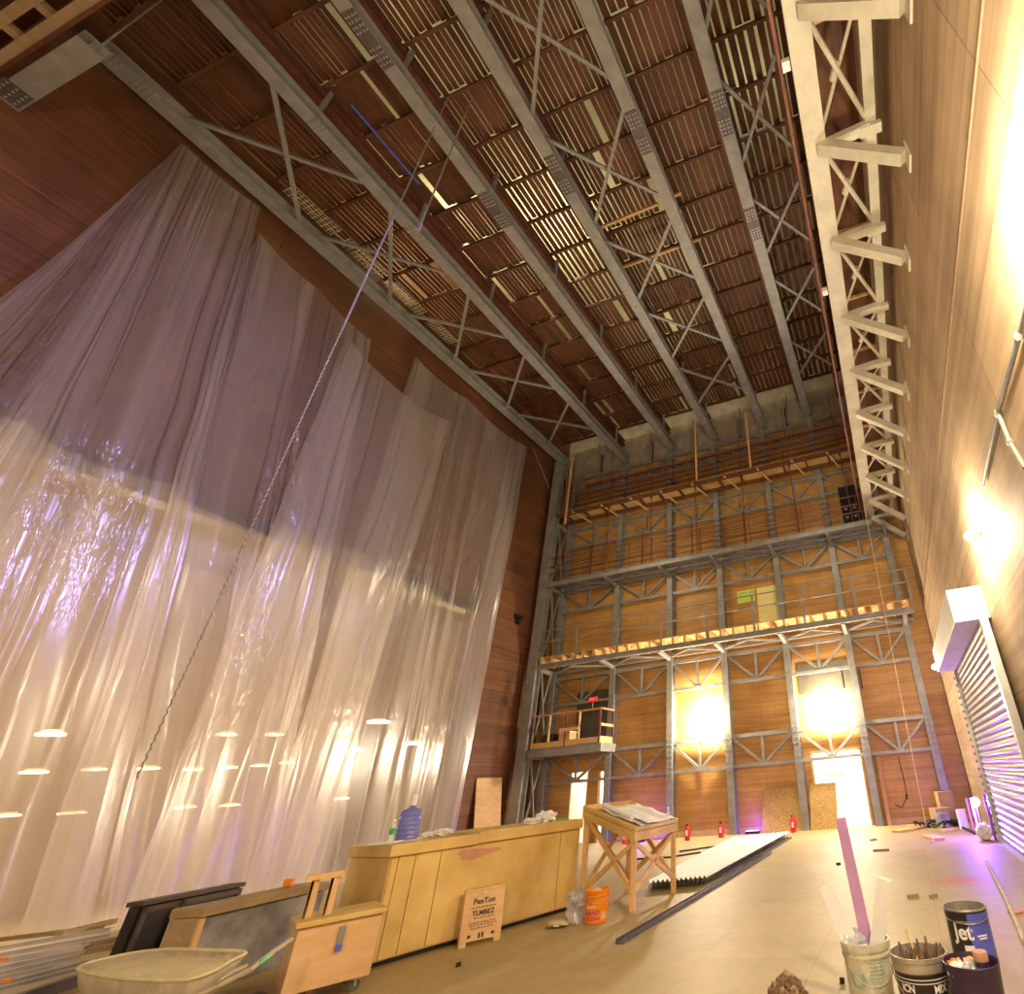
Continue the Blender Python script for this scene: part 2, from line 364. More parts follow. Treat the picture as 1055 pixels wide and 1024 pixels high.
# left wall with the stage opening
OY0, OY1, OZ = -3.5, 14.3, 8.45
lw = MB()
def lp(y0, y1, z0, z1): lw.box((XL - .15, (y0 + y1) / 2, (z0 + z1) / 2), (.3, y1 - y0, z1 - z0))
lp(YF, OY0, 0, OZ); lp(OY1, YB, 0, OZ); lp(YF, YB, OZ, ZR)
struct('wall_left', lw, 'leftply')
struct('wall_front', MB().box(((XL + XR) / 2, YF - .1, ZR / 2), (XR - XL + .4, .2, ZR)), 'rightply')
struct('ceiling', MB().box(((XL + XR) / 2, (YB + YF) / 2, ZR + .1), (XR - XL + .4, YB - YF + .4, .2)), 'roofdeck')
struct('trim_1', MB().box((XL - .1, (OY0 + OY1) / 2, OZ - .1), (.44, OY1 - OY0, .5)), 'darkwood')
# hall beyond the stage opening
h = MB(); HX = -40
struct('wall_hall_back', MB().box((HX, 8, 5), (.2, 50, 22)), 'hall')
struct('wall_hall_right', MB().box((-27.5, 33, 5), (25, .2, 22)), 'hall')
struct('wall_hall_left', MB().box((-27.5, -17, 5), (25, .2, 22)), 'hall')
struct('floor_hall', MB().box((-27.6, 8, -1.2), (25.2, 50, .2)), 'hall')
struct('ceiling_hall', MB().box((-27.6, 8, 16), (25.2, 50, .2)), 'halldark')
# corridor behind the back wall doors
cr = MB()
cr.box(((XL + XR) / 2, YB + 2.3, 1.4), (17, .1, 3)); cr.box(((XL + XR) / 2, YB + 1.2, 2.85), (17, 2.2, .1)); cr.box(((XL + XR) / 2, YB + 1.2, -.05), (17, 2.2, .1))
struct('wall_corridor', cr, 'white')
struct('trim_2', MB().box((DM[0] - .04, YB - .02, 1.15), (.08, .06, 2.3)).box((DM[1] + .04, YB - .02, 1.15), (.08, .06, 2.3)).box(((DM[0] + DM[1]) / 2, YB - .02, 2.31), (DM[1] - DM[0] + .16, .06, .08)), 'binply')
struct('trim_3', MB().box((DL[0] + .04, YB + .06, 1.2), (.05, .2, 2.4)).box((DL[1] - .2, YB + .5, 1.2), (.3, .05, 2.4)).box((DL[1] - .04, YB + .9, 1.2), (.06, .05, 2.4)), 'cream')
struct('trim_4', MB().box(((DM[0] + DM[1]) / 2 - .4, YB + 2.2, 1.62), (.9, .06, .05)), 'cream')
# door leaf above gallery: a yellow door
d = thing('door_1', None, None, (-4.12, YB - .03, 6.95), kind='structure')
MB().box((-4.12, YB - .03, 7.88), (1.0, .06, 1.87)).build('door_leaf', 'yellow', d, bevel=.005)
MB().box((-3.72, YB - .09, 7.85), (.05, .06, .12)).build('door_handle', 'alu', d)
struct('trim_5', MB().box((-2.2, YB - .02, 4.85), (2.2, .04, 1.1)), 'darkpanel')
struct('trim_6', MB().box((-12.05, YB - .03, 4.35), (1.75, .05, 2.3)), 'darkpanel')
struct('baseboard_back', MB().box((-7, YB - .02, .08), (7.6, .04, .16)).box((.2, YB - .02, .08), (3.0, .04, .16)), 'binply')
# ================================================================== STEEL FRAME ON THE BACK WALL
YC = 18.62; COLX = [-14.05, -11.12, -8.5, -6.13, -3.58, -1.19, 1.02]
for i, x in enumerate(COLX):
    t = thing('steel_column', f'grey steel column against the back wall, {ORD[i]} from the left', 'steel column', (x, YC, 0), 'columns on the back wall')
    MB().chan((x, YC + .05, 0), (x, YC + .05, 16.9), .25, .34, .03, up=(0, 1, 0)).build('column_shaft', 'steel', t)
    if i:
        pb = MB()
        for dz in (-1, 1):
            pb.box((x, YC - .13, 2.55 + dz * .35), (.26, .02, .5))
        pl_ = pb.build('splice_plate', 'steel', t)
        bb = MB()
        for sx in (-1, 1):
            for k in range(8): bb.box((x + sx * .07, YC - .15, 1.9 + k * .19), (.03, .02, .04))
        bb.build('bolt_row', 'bolt', pl_)
LV = [(3.09, 2.09, 'at the height of the low balcony'), (6.13, 5.04, 'just under the timber-joisted gallery'), (10.16, 9.18, 'just under the middle steel gallery'), (13.52, 12.5, 'just under the high red gallery'), (16.62, 15.75, 'at the top of the back wall')]
BAY = ['first bay from the left', 'second bay from the left', 'third bay from the left', 'fourth bay from the left', 'fifth bay from the left', 'sixth bay from the left']
for li, (zt, zb, ln) in enumerate(LV):
    for b in range(6):
        x0, x1 = COLX[b] + .12, COLX[b + 1] - .12; xm = (x0 + x1) / 2; w = .11; y = YC
        t = thing('wall_truss', f'grey steel wall truss, {BAY[b]}, {ln}', 'truss', (xm, y, zb), 'steel trusses between the wall columns')
        MB().bar((x0, y, zt), (x1, y, zt), w * 1.1, .13).build('top_chord', 'steel', t)
        MB().bar((x0, y, zb), (x1, y, zb), w, .11).build('bottom_chord', 'steel', t)
        MB().bar((x0, y, zt - .06), (xm - .05, y, zb + .05), .08, .09).build('diagonal', 'steel', t)
        MB().bar((x1, y, zt - .06), (xm + .05, y, zb + .05), .08, .09).build('diagonal', 'steel', t)
        MB().bar((xm, y, zb), (xm, y, zt), .09, .09).build('post', 'steel', t)
# front column and the laced side frame in the left corner
YFc = 17.5
t = thing('steel_column', 'tall grey steel corner column standing forward at the left end of the galleries', 'steel column', (-14.2, YFc, 0))
MB().chan((-14.25, YFc, 0), (-14.25, YFc, 17.1), .42, .36, .04, up=(0, 1, 0)).build('column_shaft', 'steel', t)
for k in range(5):
    z0 = [0.1, 3.15, 6.6, 10.2, 13.6][k]; z1 = [3.05, 6.4, 10.1, 13.4, 16.9][k]
    t = thing('corner_bracing', f'crossed grey bracing beside the left corner columns, {ORD[k]} storey up', 'bracing', (-14.2, 18.0, z0), 'crossed bracing in the left corner')
    MB().bar((-14.15, YFc + .2, z0), (-14.15, YC - .15, z1), .06, .07, up=(1, 0, 0)).build('diagonal', 'steel', t)
    MB().bar((-14.05, YFc + .2, z1), (-14.05, YC - .15, z0), .06, .07, up=(1, 0, 0)).build('diagonal', 'steel', t)
    MB().bar((-14.1, YFc + .2, z1), (-14.1, YC - .15, z1), .16, .16).build('tie_beam', 'steel', t)
# ------------------------------------------------------------------ main gallery (timber joists)
XA, XE = -14.2, 1.35
t = thing('main_gallery', 'long grey steel gallery with open pale timber joists across the back wall', 'gallery', (-6.4, YFc, 6.35))
MB().chan((XA, YFc, 6.5), (XE, YFc, 6.5), .14, .20, .025).build('front_beam', 'steel', t)
MB().bar((XA, YC - .1, 6.42), (XE, YC - .1, 6.42), .1, .14).build('back_beam', 'steel', t)
for x in COLX[1:]:
    MB().bar((x, YFc, 6.42), (x, YC - .1, 6.3), .12, .14).build('bracket', 'steel', t)
for b in range(6):
    MB().bar((COLX[b] + .1, YC - .15, 6.36), (COLX[b] / 2 + COLX[b + 1] / 2, YFc + .1, 6.36), .06, .06).bar((COLX[b + 1] - .1, YC - .15, 6.36), (COLX[b] / 2 + COLX[b + 1] / 2, YFc + .1, 6.36), .06, .06).build('floor_bracing', 'steel', t)
n = 31
for k in range(n):
    x = XA + .25 + (XE - XA - .4) * k / (n - 1); j = random.uniform(-.03, .03)
    MB().bar((x, YFc - .04 + j, 6.75), (x + random.uniform(-.05, .05), YC - .2, 6.75), .06, .29).build('joist', 'pine', t)
MB().box(((XA + XE) / 2, (YFc + YC) / 2 - .05, 6.91), (XE - XA, YC - YFc - .25, .03)).build('deck', 'pine', t)
def railing(t, x0, x1, y, z0, hs, step, mat, r=.022):
    for k, hh in enumerate(hs):
        MB().tube([(x0, y, z0 + hh), (x1, y, z0 + hh)], r, 8).build('top_rail' if k == 0 else 'mid_rail', mat, t)
    n = max(2, round((x1 - x0) / step) + 1)
    for k in range(n):
        x = x0 + (x1 - x0) * k / (n - 1); MB().bar((x, y + .01, z0), (x, y + .01, z0 + hs[0]), .07, .04, up=(0, 1, 0)).build('rail_post', mat, t)
railing(t, XA, XE, YFc - .08, 6.6, (1.42, .92), 1.95, 'steel', .026)
# ------------------------------------------------------------------ low balcony in the left bay
t = thing('low_balcony', 'small grey steel balcony with pine and red railings in the left corner bay', 'balcony', (-12.3, YFc, 3.0))
BX0, BX1 = -14.1, -10.9
MB().chan((BX0, YFc, 3.15), (BX1, YFc, 3.15), .1, .3, .03).bar((BX1, YFc, 3.15), (BX1, YC, 3.15), .1, .3).build('edge_beam', 'steel', t)
MB().box(((BX0 + BX1) / 2, (YFc + YC) / 2, 3.28), (BX1 - BX0, YC - YFc - .2, .05)).build('deck', 'pine', t)
for k, (px, m_) in enumerate(((-14.0, 'darkred'), (-13.2, 'pine'), (-12.45, 'darkred'), (-11.85, 'pine'), (-10.95, 'darkred'))):
    MB().bar((px, YFc, 3.3), (px, YFc, 4.5), .07, .05, up=(0, 1, 0)).build('rail_post', m_, t)
MB().bar((BX1, YC - .25, 3.3), (BX1, YC - .25, 4.5), .06, .05, up=(0, 1, 0)).build('rail_post', 'darkred', t)
MB().bar((BX0, YFc, 4.53), (BX1, YFc, 4.53), .1, .06).bar((BX1, YFc, 4.53), (BX1, YC - .2, 4.53), .1, .06).build('top_rail', 'pinkpost', t)
MB().bar((BX1, YFc, 3.95), (BX1, YC - .2, 3.95), .05, .1).build('mid_rail', 'pine', t)
MB().bar((-12.7, YFc - .03, 3.9), (-11.85, YFc - .03, 3.9), .04, .12).build('mid_rail', 'pine', t)
MB().bar((BX0 + .1, YFc, 3.42), (BX1, YFc, 3.42), .04, .2).bar((BX1, YFc, 3.42), (BX1, YC - .2, 3.42), .04, .22).build('toe_board', 'pine', t)
for k, x in enumerate((-13.5, -12.75)):
    t = thing('stacked_crate', ['dark crate behind the low balcony railing, the left of two', 'pale crate behind the low balcony railing, the right of two'][k], 'crate', (x, 18.1, 3.31))
    MB().box((x, 18.1, 3.58), (.5, .45, .52)).build('crate_body', ['darkwood', 'pine'][k], t); MB().box((x, 18.1, 3.86), (.56, .5, .04)).build('crate_lid', ['grime', 'white'][k], t)
t = thing('exit_sign', 'small lit red sign on a stalk at the corner of the low balcony', 'sign', (-11.32, 17.5, 4.56))
MB().tube([(-11.32, 17.5, 4.56), (-11.32, 17.5, 4.82)], .015, 6).build('stalk', 'steel', t)
MB().box((-11.32, 17.5, 4.9), (.36, .06, .18)).build('sign_box', 'red', t)
place_flat(text_bm('EXIT', .13), (-11.32, 17.465, 4.9), (1, 0, 0), (0, 0, 1)).build('sign_text', 'exitred', t)
t = thing('door_sign', 'small yellow-green sign beside the yellow upper door', 'sign', (-4.85, 17.45, 7.7))
MB().box((-4.72, 17.44, 8.03), (.72, .02, .5)).build('sign_board', 'signgreen', t)
pr = MB()
for rz in (8.17, 8.02): pr.box((-4.85, 17.425, rz), (.34, .01, .035)).box((-4.5, 17.425, rz - .02), (.2, .01, .05))
pr.build('sign_print', 'letter_grey', t)
# ------------------------------------------------------------------ middle steel gallery with red pipe work
t = thing('middle_gallery', 'grey steel gallery with dark red pipe rails halfway up the back wall', 'gallery', (-6.4, YFc, 10.05))
MB().chan((XA, YFc, 10.2), (.6, YFc, 10.2), .15, .22, .025).build('front_beam', 'steel', t)
MB().bar((XA, YC - .1, 10.32), (XE, YC - .1, 10.32), .1, .14).build('back_beam', 'steel', t)
MB().box(((XA + .6) / 2, (YFc + YC) / 2 - .05, 10.38), (.6 - XA, YC - YFc - .3, .03)).build('deck', 'grime', t)
for x in COLX[1:]: MB().bar((x, YFc, 10.1), (x, YC - .1, 9.95), .13, .16).build('bracket', 'steel', t)
for b in range(6):
    xm = COLX[b] / 2 + COLX[b + 1] / 2
    MB().bar((COLX[b] + .1, YC - .15, 10.1), (xm, YFc + .1, 10.1), .06, .06).bar((COLX[b + 1] - .1, YC - .15, 10.1), (xm, YFc + .1, 10.1), .06, .06).build('floor_bracing', 'steel', t)
for k, zz in enumerate((11.5, 11.1, 10.75)):
    MB().tube([(XA, YFc - .03, zz), (.5, YFc - .03, zz)], .02, 8).build('top_rail' if k == 0 else 'mid_rail', 'darkred', t)
for k in range(13):
    x = -13.4 + k * 1.13; MB().tube([(x, YFc, 10.35), (x, YFc, 11.5)], .02, 6).build('rail_post', 'darkred', t)
for k in range(7):
    x = -13.6 + k * 2.2 + .3
    t = thing('hanger_pipe', f'dark red vertical pipe hanging from the high gallery, {ORD[k]} from the left', 'pipe', (x, YFc - .08, 10.3), 'red hanger pipes between the two upper galleries')
    MB().tube([(x, YFc - .1, 10.3), (x, YFc - .1, 16.9)], .02, 8).build('pipe_shaft', 'darkred', t)
    MB().tube([(x, YFc - .1, 13.55), (x, YFc - .1, 13.75)], .05, 8).build('coupling', 'redsteel', t)
# horizontal counterweight rails against the wall
t = thing('lock_rail', 'row of thin dark red horizontal pipes on the wall behind the middle gallery', 'pipe rack', (-6.4, 18.2, 10.5))
for k in range(6):
    MB().tube([(XA + .3, 18.3, 10.9 + k * .25), (-.6, 18.3, 10.9 + k * .25)], .015, 6).build('rail_pipe', 'redsteel', t)
for x in (-12.5, -9.8, -7.3, -4.8, -2.4): MB().bar((x, 18.34, 10.4), (x, 18.34, 12.4), .05, .04, up=(0, 1, 0)).build('rack_post', 'redsteel', t)
# ------------------------------------------------------------------ high gallery, wooden deck
t = thing('high_gallery', 'rust red high gallery with plywood deck seen from below, near the roof', 'gallery', (-6.4, 17.6, 13.65))
MB().bar((-13.9, 17.35, 13.75), (.5, 17.35, 13.75), .1, .2).build('front_beam', 'redsteel', t)
MB().bar((-13.9, 18.2, 13.75), (.5, 18.2, 13.75), .1, .16).build('back_beam', 'redsteel', t)
MB().box((-6.7, 17.8, 13.88), (14.4, .95, .03)).build('deck', 'ochre', t)
for k in range(15): MB().bar((-13.6 + k * 1.0, 17.35, 13.8), (-13.6 + k * 1.0, 18.25, 13.8), .06, .12).build('cross_member', 'redsteel', t)
for k in range(9):
    x = -13.0 + k * 1.55; MB().bar((x, 17.2, 13.7), (x + .35, 18.3, 13.58), .07, .05).build('loose_batten', 'pine', t)
for k, zz in enumerate((15.15, 14.8, 14.45)):
    MB().tube([(-13.9, 17.3, zz), (.5, 17.3, zz)], .025, 8).build('top_rail' if k == 0 else 'mid_rail', 'darkred', t)
for k in range(11):
    x = -13.7 + k * 1.4; MB().tube([(x, 17.3, 13.8), (x, 17.3, 15.15)], .025, 6).build('rail_post', 'redsteel', t)
t = thing('pulley_rail', 'dark rail carrying a row of small pulleys above the high gallery', 'pulley rail', (-6, 17.9, 15.4))
MB().bar((-12.9, 17.9, 15.5), (.2, 17.9, 15.5), .08, .08).build('rail_bar', 'redsteel', t)
for k in range(36):
    x = -11.5 + k * .3; MB().lathe((x, 17.85, 15.35), [(.005, -.02), (.07, -.02), (.05, 0), (.07, .02), (.005, .02)], 10, Matrix.Rotation(PI / 2, 3, 'Y')).build('pulley', ['alu', 'splice'][k % 2], t)
t = thing('wall_pipe_set', 'row of dark horizontal pipes on the wall behind the high gallery', 'pipe rack', (-6.4, 18.3, 14.2))
for k in range(5): MB().tube([(-13.7, 18.35, 14.25 + k * .28), (.3, 18.35, 14.25 + k * .28)], .03, 6).build('rail_pipe', 'redsteel', t)
for k, (px, py, qx, qy, m_) in enumerate(((590, 470, 582, 540, 'pine'), (716, 437, 724, 492, 'pine'), (768, 425, 777, 480, 'pine'))):
    a = on(px, py, 1, 17.25); b = on(qx, qy, 1, 17.25)
    t = tag(MB().bar(a, (a.x, 17.25, b.z), .09, .05, up=(0, 1, 0)).build('timber_upright', m_), f'pale timber upright fixed to the high gallery rail, {ORD[k]} from the left', 'timber')
# dark brackets and white band under the roof
for k, x in enumerate((-12.6, -9.6, -7.2, -4.7, -2.3)):
    t = thing('roof_bracket', f'dark triangular bracket under the roof on the pale band, {ORD[k]} from the left', 'bracket', (x, 18.4, 16.9), 'brackets along the top of the back wall')
    MB().bar((x, 18.75, 16.85), (x, 18.75, 18.0), .1, .08, up=(0, 1, 0)).build('upright', 'splice', t)
    MB().bar((x, 18.7, 17.0), (x + .25, 18.0, 18.1), .07, .07).build('strut', 'splice', t)
t = thing('dark_cabinet', 'small dark cabinet of equipment at the right end of the middle gallery', 'cabinet', (-.1, 18.4, 10.45))
MB().box((-.1, 18.45, 11.5), (.75, .35, 2.0)).build('cabinet_body', 'black', t)
for k in range(4): MB().box((-.3 + .35 * (k % 2), 18.26, 11.0 + .4 * (k // 2)), (.12, .03, .1)).build('dial', 'alu', t)

# ================================================================== ROOF: beams, bracing, slatted ceiling
BX = [-14.03, -11.12, -8.42, -6.08, -3.5, -1.24]; ZB = 17.1
for i, x in enumerate(BX):
    y0 = .5 if i == 0 else -5.9; y1 = 18.2 if i == 0 else 18.85
    lab = 'large grey steel roof beam over the plastic-draped wall, running into the left corner column' if i == 0 else f'grey steel roof beam running to the back wall, {ORD[i]} from the left'
    t = thing('roof_beam', lab, 'steel beam', (x, 9, ZB), 'roof beams')
    w = .36
    MB().chan((x - (.12 if i == 0 else 0), y0, ZB + .18), (x - (.12 if i == 0 else 0), y1, ZB + .18), w, .36, .04).build('beam_body', 'steel', t)
    for yy in ([1.0] if i == 0 else [[], [3.4, 6.2], [2.2, 6.1], [5.9], [5.7], [6.0, 9.0]][i]):
        pl_ = MB().box((x, yy, ZB - .01), (w * .9, 1.0, .02)).build('splice_plate', 'steel' if i < 2 else 'splice', t)
        bb = MB()
        for dx in (-.13, -.05, .05, .13):
            for dy in (-.42, -.33, -.24, -.15, .15, .24, .33, .42): bb.box((x + dx, yy + dy, ZB - .027), (.035, .035, .015))
        bb.build('bolt_group', 'bolt', pl_)
    # upper truss part of each beam
    if i:
        xr = x - .25
        t = thing('red_beam', f'oxide red upper roof beam above the grey one, {ORD[i - 1]} from the left', 'steel beam', (xr, 9, 18.3), 'red upper roof beams')
        MB().chan((xr, -5.9, 18.45), (xr, 18.8, 18.45), .26, .34, .04).build('beam_body', 'redsteel', t)
        for k in range(8):
            MB().bar((x, -3 + k * 2.95, ZB + .3), (x, -3 + k * 2.95, 18.6), .08, .1, up=(0, 1, 0)).build('hanger', 'steel', t)
t = thing('red_beam', 'oxide red upper roof beam beside the right gallery truss', 'steel beam', (.42, 9, 18.3), 'red upper roof beams')
MB().chan((.42, -5.9, 18.0), (.42, 18.8, 18.0), .22, .34, .04).build('beam_body', 'redsteel', t)
CY = [(-.9, 1.7), (2.0, 4.6), (5.1, 7.5), (8.05, 10.3), (10.9, 13.2), (13.8, 16.1)]
for bi, (b0, b1, ph) in enumerate(((-14.0, -11.2, 'left-hand'), (-5.98, -3.6, 'middle'), (-1.15, .36, 'right-hand'))):
    for k, (y0, y1) in enumerate(CY):
        if k == 0: continue
        if bi == 2: y0 += .25; y1 -= .1
        t = thing('cross_brace', f'crossed pale steel bracing in the {ph} roof bay, {ORD[k - 1]} cross from the camera', 'bracing', ((b0 + b1) / 2, (y0 + y1) / 2, ZB + .2), 'crossed bracing between roof beams')
        MB().bar((b0, y0, ZB + .22), (b1, y1, ZB + .22), .09, .08).build('brace_arm', 'steel', t)
        MB().bar((b1, y0, ZB + .12), (b0, y1, ZB + .12), .09, .08).build('brace_arm', 'steel', t)
# slatted ceiling by bays
edges = [-14.8, -11.42, -8.78, -6.42, -3.85, -1.52, .38, 1.75]
jy = [-5.4 + 1.17 * k for k in range(21)]
gapw = [.038, .022, .042, .030, .036, .065, .04]
for b in range(7):
    x0, x1 = edges[b] + .005, edges[b + 1] - .005
    t = thing('slatted_ceiling', f'slatted brown timber ceiling between roof beams, {ORD[b]} bay from the left', 'ceiling slats', ((x0 + x1) / 2, 9, 18.7), 'slatted ceiling bays')
    mb = MB()
    for k in range(20):
        ya, yb = jy[k], jy[k + 1]; x = x0; g0 = gapw[b] * random.uniform(.5, 1.3)
        if b in (5, 4): g0 = gapw[b]
        if b == 2 and 7.5 < ya < 10: g0 = .06
        if b == 1 and k % 2: g0 = .008
        if b == 0 and 4 < ya < 10: g0 = .035
        while x < x1 - .05:
            w = random.uniform(.10, .17) if b < 4 else .19
            w = min(w, x1 - x); d1 = random.uniform(-.06, .06)
            if random.random() > (.04 if b < 4 else 0): mb.box((x + w / 2, (ya + yb) / 2 + d1, 18.93 + random.uniform(-.01, .012)), (w, yb - ya - .04, .03))
            x += w + g0 * random.uniform(.6, 1.5)
    mb.build('slats', 'slat', t)
    for k in range(1, 21):
        MB().bar((x0, jy[k], 18.83), (x1, jy[k], 18.83), .07, .14).build('joist', 'joist', t)
for k, (px, py, qx, qy) in enumerate(((362, 108, 432, 190),)):
    a = at(px, py, 18.7); b = at(qx, qy, 18.7)
    tag(MB().tube([a, b], .035, 8).build('blue_pipe', 'bluerope'), 'thin blue pipe lying along the ceiling slats, second bay', 'pipe')
for k, (px, py, qx, qy) in enumerate(((620, 234, 678, 210), (640, 276, 700, 254), (692, 203, 702, 199), (710, 250, 722, 246))):
    a = at(px, py, 18.2); b = at(qx, qy, 18.2)
    tag(MB().bar(a, b, .07, .09).build('new_batten', 'pine'), f'fresh orange batten under the ceiling in the middle roof bay, {["nearest long one", "farther long one", "near short stub", "far short stub"][k]}', 'batten')
# pale wire mesh strips and lit deck edge over the left beam
for k, (y0, y1) in enumerate(((4.2, 5.6), (5.9, 7.2), (7.6, 8.9), (9.3, 10.4))):
    mb = MB()
    for q in range(11): mb.box((-14.55 + .06 * 0 + .0, y0 + (y1 - y0) * q / 10, 18.6), (.5, .02, .015))
    for q in range(5): mb.box((-14.75 + q * .11, (y0 + y1) / 2, 18.6), (.012, y1 - y0, .015))
    tag(mb.build('wire_mesh', 'cream'), f'pale mesh panel beside the left roof beam, {ORD[k]} counting from the camera', 'mesh panel', 'mesh panels by the left roof beam')
# cross beam and timber gallery, upper left corner
t = thing('cross_beam', 'broad pale steel beam crossing the top left corner', 'steel beam', (-13.5, .36, 14.9))
MB().chan((-14.84, .40, 15.05), (-12.2, .40, 15.05), .36, .3, .04).build('beam_body', 'steel', t)
pl_ = MB().box((-14.5, .36, 14.89), (.5, .38, .02)).build('splice_plate', 'splice', t)
bb = MB()
for q in range(12): bb.box((-14.68 + .12 * (q % 4), .24 + .12 * (q // 4), 14.875), (.035, .035, .015))
bb.build('bolt_group', 'bolt', pl_)
MB().tube([(-12.3, .45, 15.2), (-12.3, .45, 18.75)], .015, 8).build('hanger_rod', 'steel', t)
t = thing('timber_gallery', 'underside of a timber framed gallery in the top left corner', 'gallery', (-13, -.4, 15))
for yy in (0.0, -.30, -1.3): MB().bar((-14.84, yy, 15.1), (-9.0, yy, 15.1), .14, .2).build('stringer', 'oldwood', t)
for k in range(6): MB().bar((-14.3 + k * .95, 0, 15.1), (-14.3 + k * .95, -1.35, 15.1), .16, .14).build('rung', 'oldwood', t)
MB().bar((-14.84, .1, 15.12), (-9.0, .1, 15.12), .05, .28).build('red_edge', 'redsteel', t)
MB().box((-12, -.9, 15.6), (5.6, 1.6, .04)).build('deck', 'slat', t)
# ================================================================== RIGHT WALL: side gallery truss
XI, XO, ZT = .60, 1.44, 10.6
t = thing('side_gallery', 'pale steel walkway truss bracketed to the right wall overhead', 'gallery truss', (XI, 9, ZT))
MB().bar((XI - .02, 2.2, ZT + .14), (XI - .02, 18.1, ZT + .14), .34, .28).build('inner_chord', 'creamsteel', t)
MB().bar((XO + .02, 2.2, ZT + .12), (XO + .02, 18.1, ZT + .12), .17, .22).build('outer_chord', 'creamsteel', t)
NY = [2.74, 4.4, 6.05, 7.85, 9.55, 11.25, 12.95, 14.7, 16.45, 17.95]
for k, y in enumerate(NY):
    MB().bar((XI + .1, y, ZT - .02), (XO, y - .05, ZT - .02), .14, .14).build('cross_strut', 'creamsteel', t)
    br = MB().bar((XI + .05, y, ZT - .02), (XR - .06, y + .02, ZT - 1.04), .17, .17, up=(0, 1, 0)).build('wall_bracket', 'creamsteel', t)
    MB().box((XR - .015, y + .02, ZT - 1.05), (.03, .24, .42)).build('wall_plate', 'creamsteel', br)
    MB().box((XO, y - .02, ZT - .06), (.34, .14, .1)).build('gusset', 'creamsteel', t)
    if k < len(NY) - 1:
        y2 = NY[k + 1]
        MB().tube([(XI + .12, y + .15, ZT + .06), (XO - .05, y2 - .15, ZT + .06)], .04, 8).build('diagonal_rod', 'creamsteel', t)
        dg = MB().tube([(XO - .05, y + .15, ZT + .14), (XI + .12, y2 - .15, ZT + .14)], .03, 8).build('diagonal_rod', 'creamsteel', t)
        m_ = lerp((XO, y, ZT + .14), (XI, y2, ZT + .14), .5); v = Vector((XI - XO, y2 - y, 0)).normalized() * .12
        MB().tube([m_ - v, m_ + v], .06, 8).build('turnbuckle', 'creamsteel', dg)
for y in (3.3, 7.2): MB().box((XI - .26, y, ZT + .18), (.12, .12, .12)).build('stub', 'white', t)
MB().box((XI - .35, 10, ZT + .35), (.05, 16, .3)).build('edge_board', 'redsteel', t)
# plywood lid on the gallery
MB().box((1.02, 10, ZT + 1.6), (1.0, 16, .04)).build('soffit_board', 'slat', t)
for k in range(9): MB().bar((.55, 3.4 + k * 1.75, ZT + 1.5), (1.7, 3.4 + k * 1.75, ZT + 1.5), .06, .08).build('soffit_joist', 'binply', t)
# ------------------------------------------------------------------ roller shutter
SY0, SY1, SZ, SX = 8.35, 13.35, 3.62, 1.68
t = thing('roller_shutter', 'large ribbed grey roller shutter in the right wall', 'roller shutter', (SX, 11, 0))
mb = MB(); nrib = 30
def shut(u, v):
    z = .02 + v * (SZ - .02); return Vector((SX + .035 * (abs(math.sin(v * nrib * PI)) ** .7) - .035, SY0 + u * (SY1 - SY0), z))
mb.grid(lambda u, v: shut(u, v), 2, nrib * 6); mb.build('curtain', 'shutter', t, smooth=False)
MB().box((SX - .03, SY0, SZ / 2), (.12, .12, SZ)).build('guide_rail', 'alu', t)
MB().box((SX - .03, SY1, SZ / 2), (.12, .12, SZ)).build('guide_rail', 'alu', t)
MB().box((SX - .02, (SY0 + SY1) / 2, .05), (.1, SY1 - SY0, .1)).build('bottom_bar', 'alu', t)
MB().box((1.51, (SY0 + SY1) / 2 + .05, SZ + .3), (.56, SY1 - SY0 - .1, .56), bev=.01).build('hood', 'white', t)
for k in range(22): MB().box((SX - .10, SY1 + .02, .2 + k * .155), (.03, .05, .05)).build('guide_bolt', 'splice', t)
# conduit & lamps
GR = {}
def worklight(name, p, wallp, label, power, col=(1, .86, .62), r=.065, cage=True, lightoff=(0, 0, 0)):
    t = thing(name, label, 'work light', p, 'wall mounted work lights')
    p, wallp = Vector(p), Vector(wallp)
    MB().tube([wallp, lerp(wallp, p, .6)], .014, 8).build('bracket', 'steel', t)
    d = (p - wallp).normalized(); q = d.to_track_quat('Z', 'Y').to_matrix()
    MB().lathe(lerp(wallp, p, .45), [(.005, 0), (.06, 0), (.07, .05), (.05, .09), (.005, .09)], 16, q).build('socket', 'steel', t, smooth=True)
    MB().sphere(p, r, 3).build('bulb', 'bulb', t, smooth=True)
    lamp('lamp_light', p + d * (r + .12), power, col, .16, t); return t
LA = on(1078, 190, 0, 1.79); LA.x = 1.62; LB = on(1010, 550, 0, 1.79); LB.x = 1.62; 
worklight('work_light', LA, (XR, LA.y, LA.z), 'bright bare work light high on the right wall at the picture edge', 700)
worklight('work_light', LB, (XR, LB.y, LB.z), 'bright bare work light on the right wall above the roller shutter', 340)
LC = on(963, 687, 1, 13.75)
worklight('work_light', LC, (XR, LC.y, LC.z), 'small work light on the right wall just past the shutter hood', 60)
for k, (px, py, nm) in enumerate(((725, 740, 'left'), (853, 728, 'right'))):
    p = on(px, py, 1, YB - .35)
    worklight('work_light', p, (p.x, YB, p.z), f'glaring work light on the back wall, the {nm} of the two', 950)
def conduit(pts, label, r=.025):
    t = thing('conduit', label, 'conduit', pts[0])
    MB().tube(pts, r, 8).build('conduit_pipe', 'steel', t, smooth=True)
    for k in range(1, len(pts) - 1): MB().sphere(pts[k], r * 1.8, 1).build('coupling', 'steel', t)
    return t
w = lambda px, py: on(px, py, 0, 1.74)
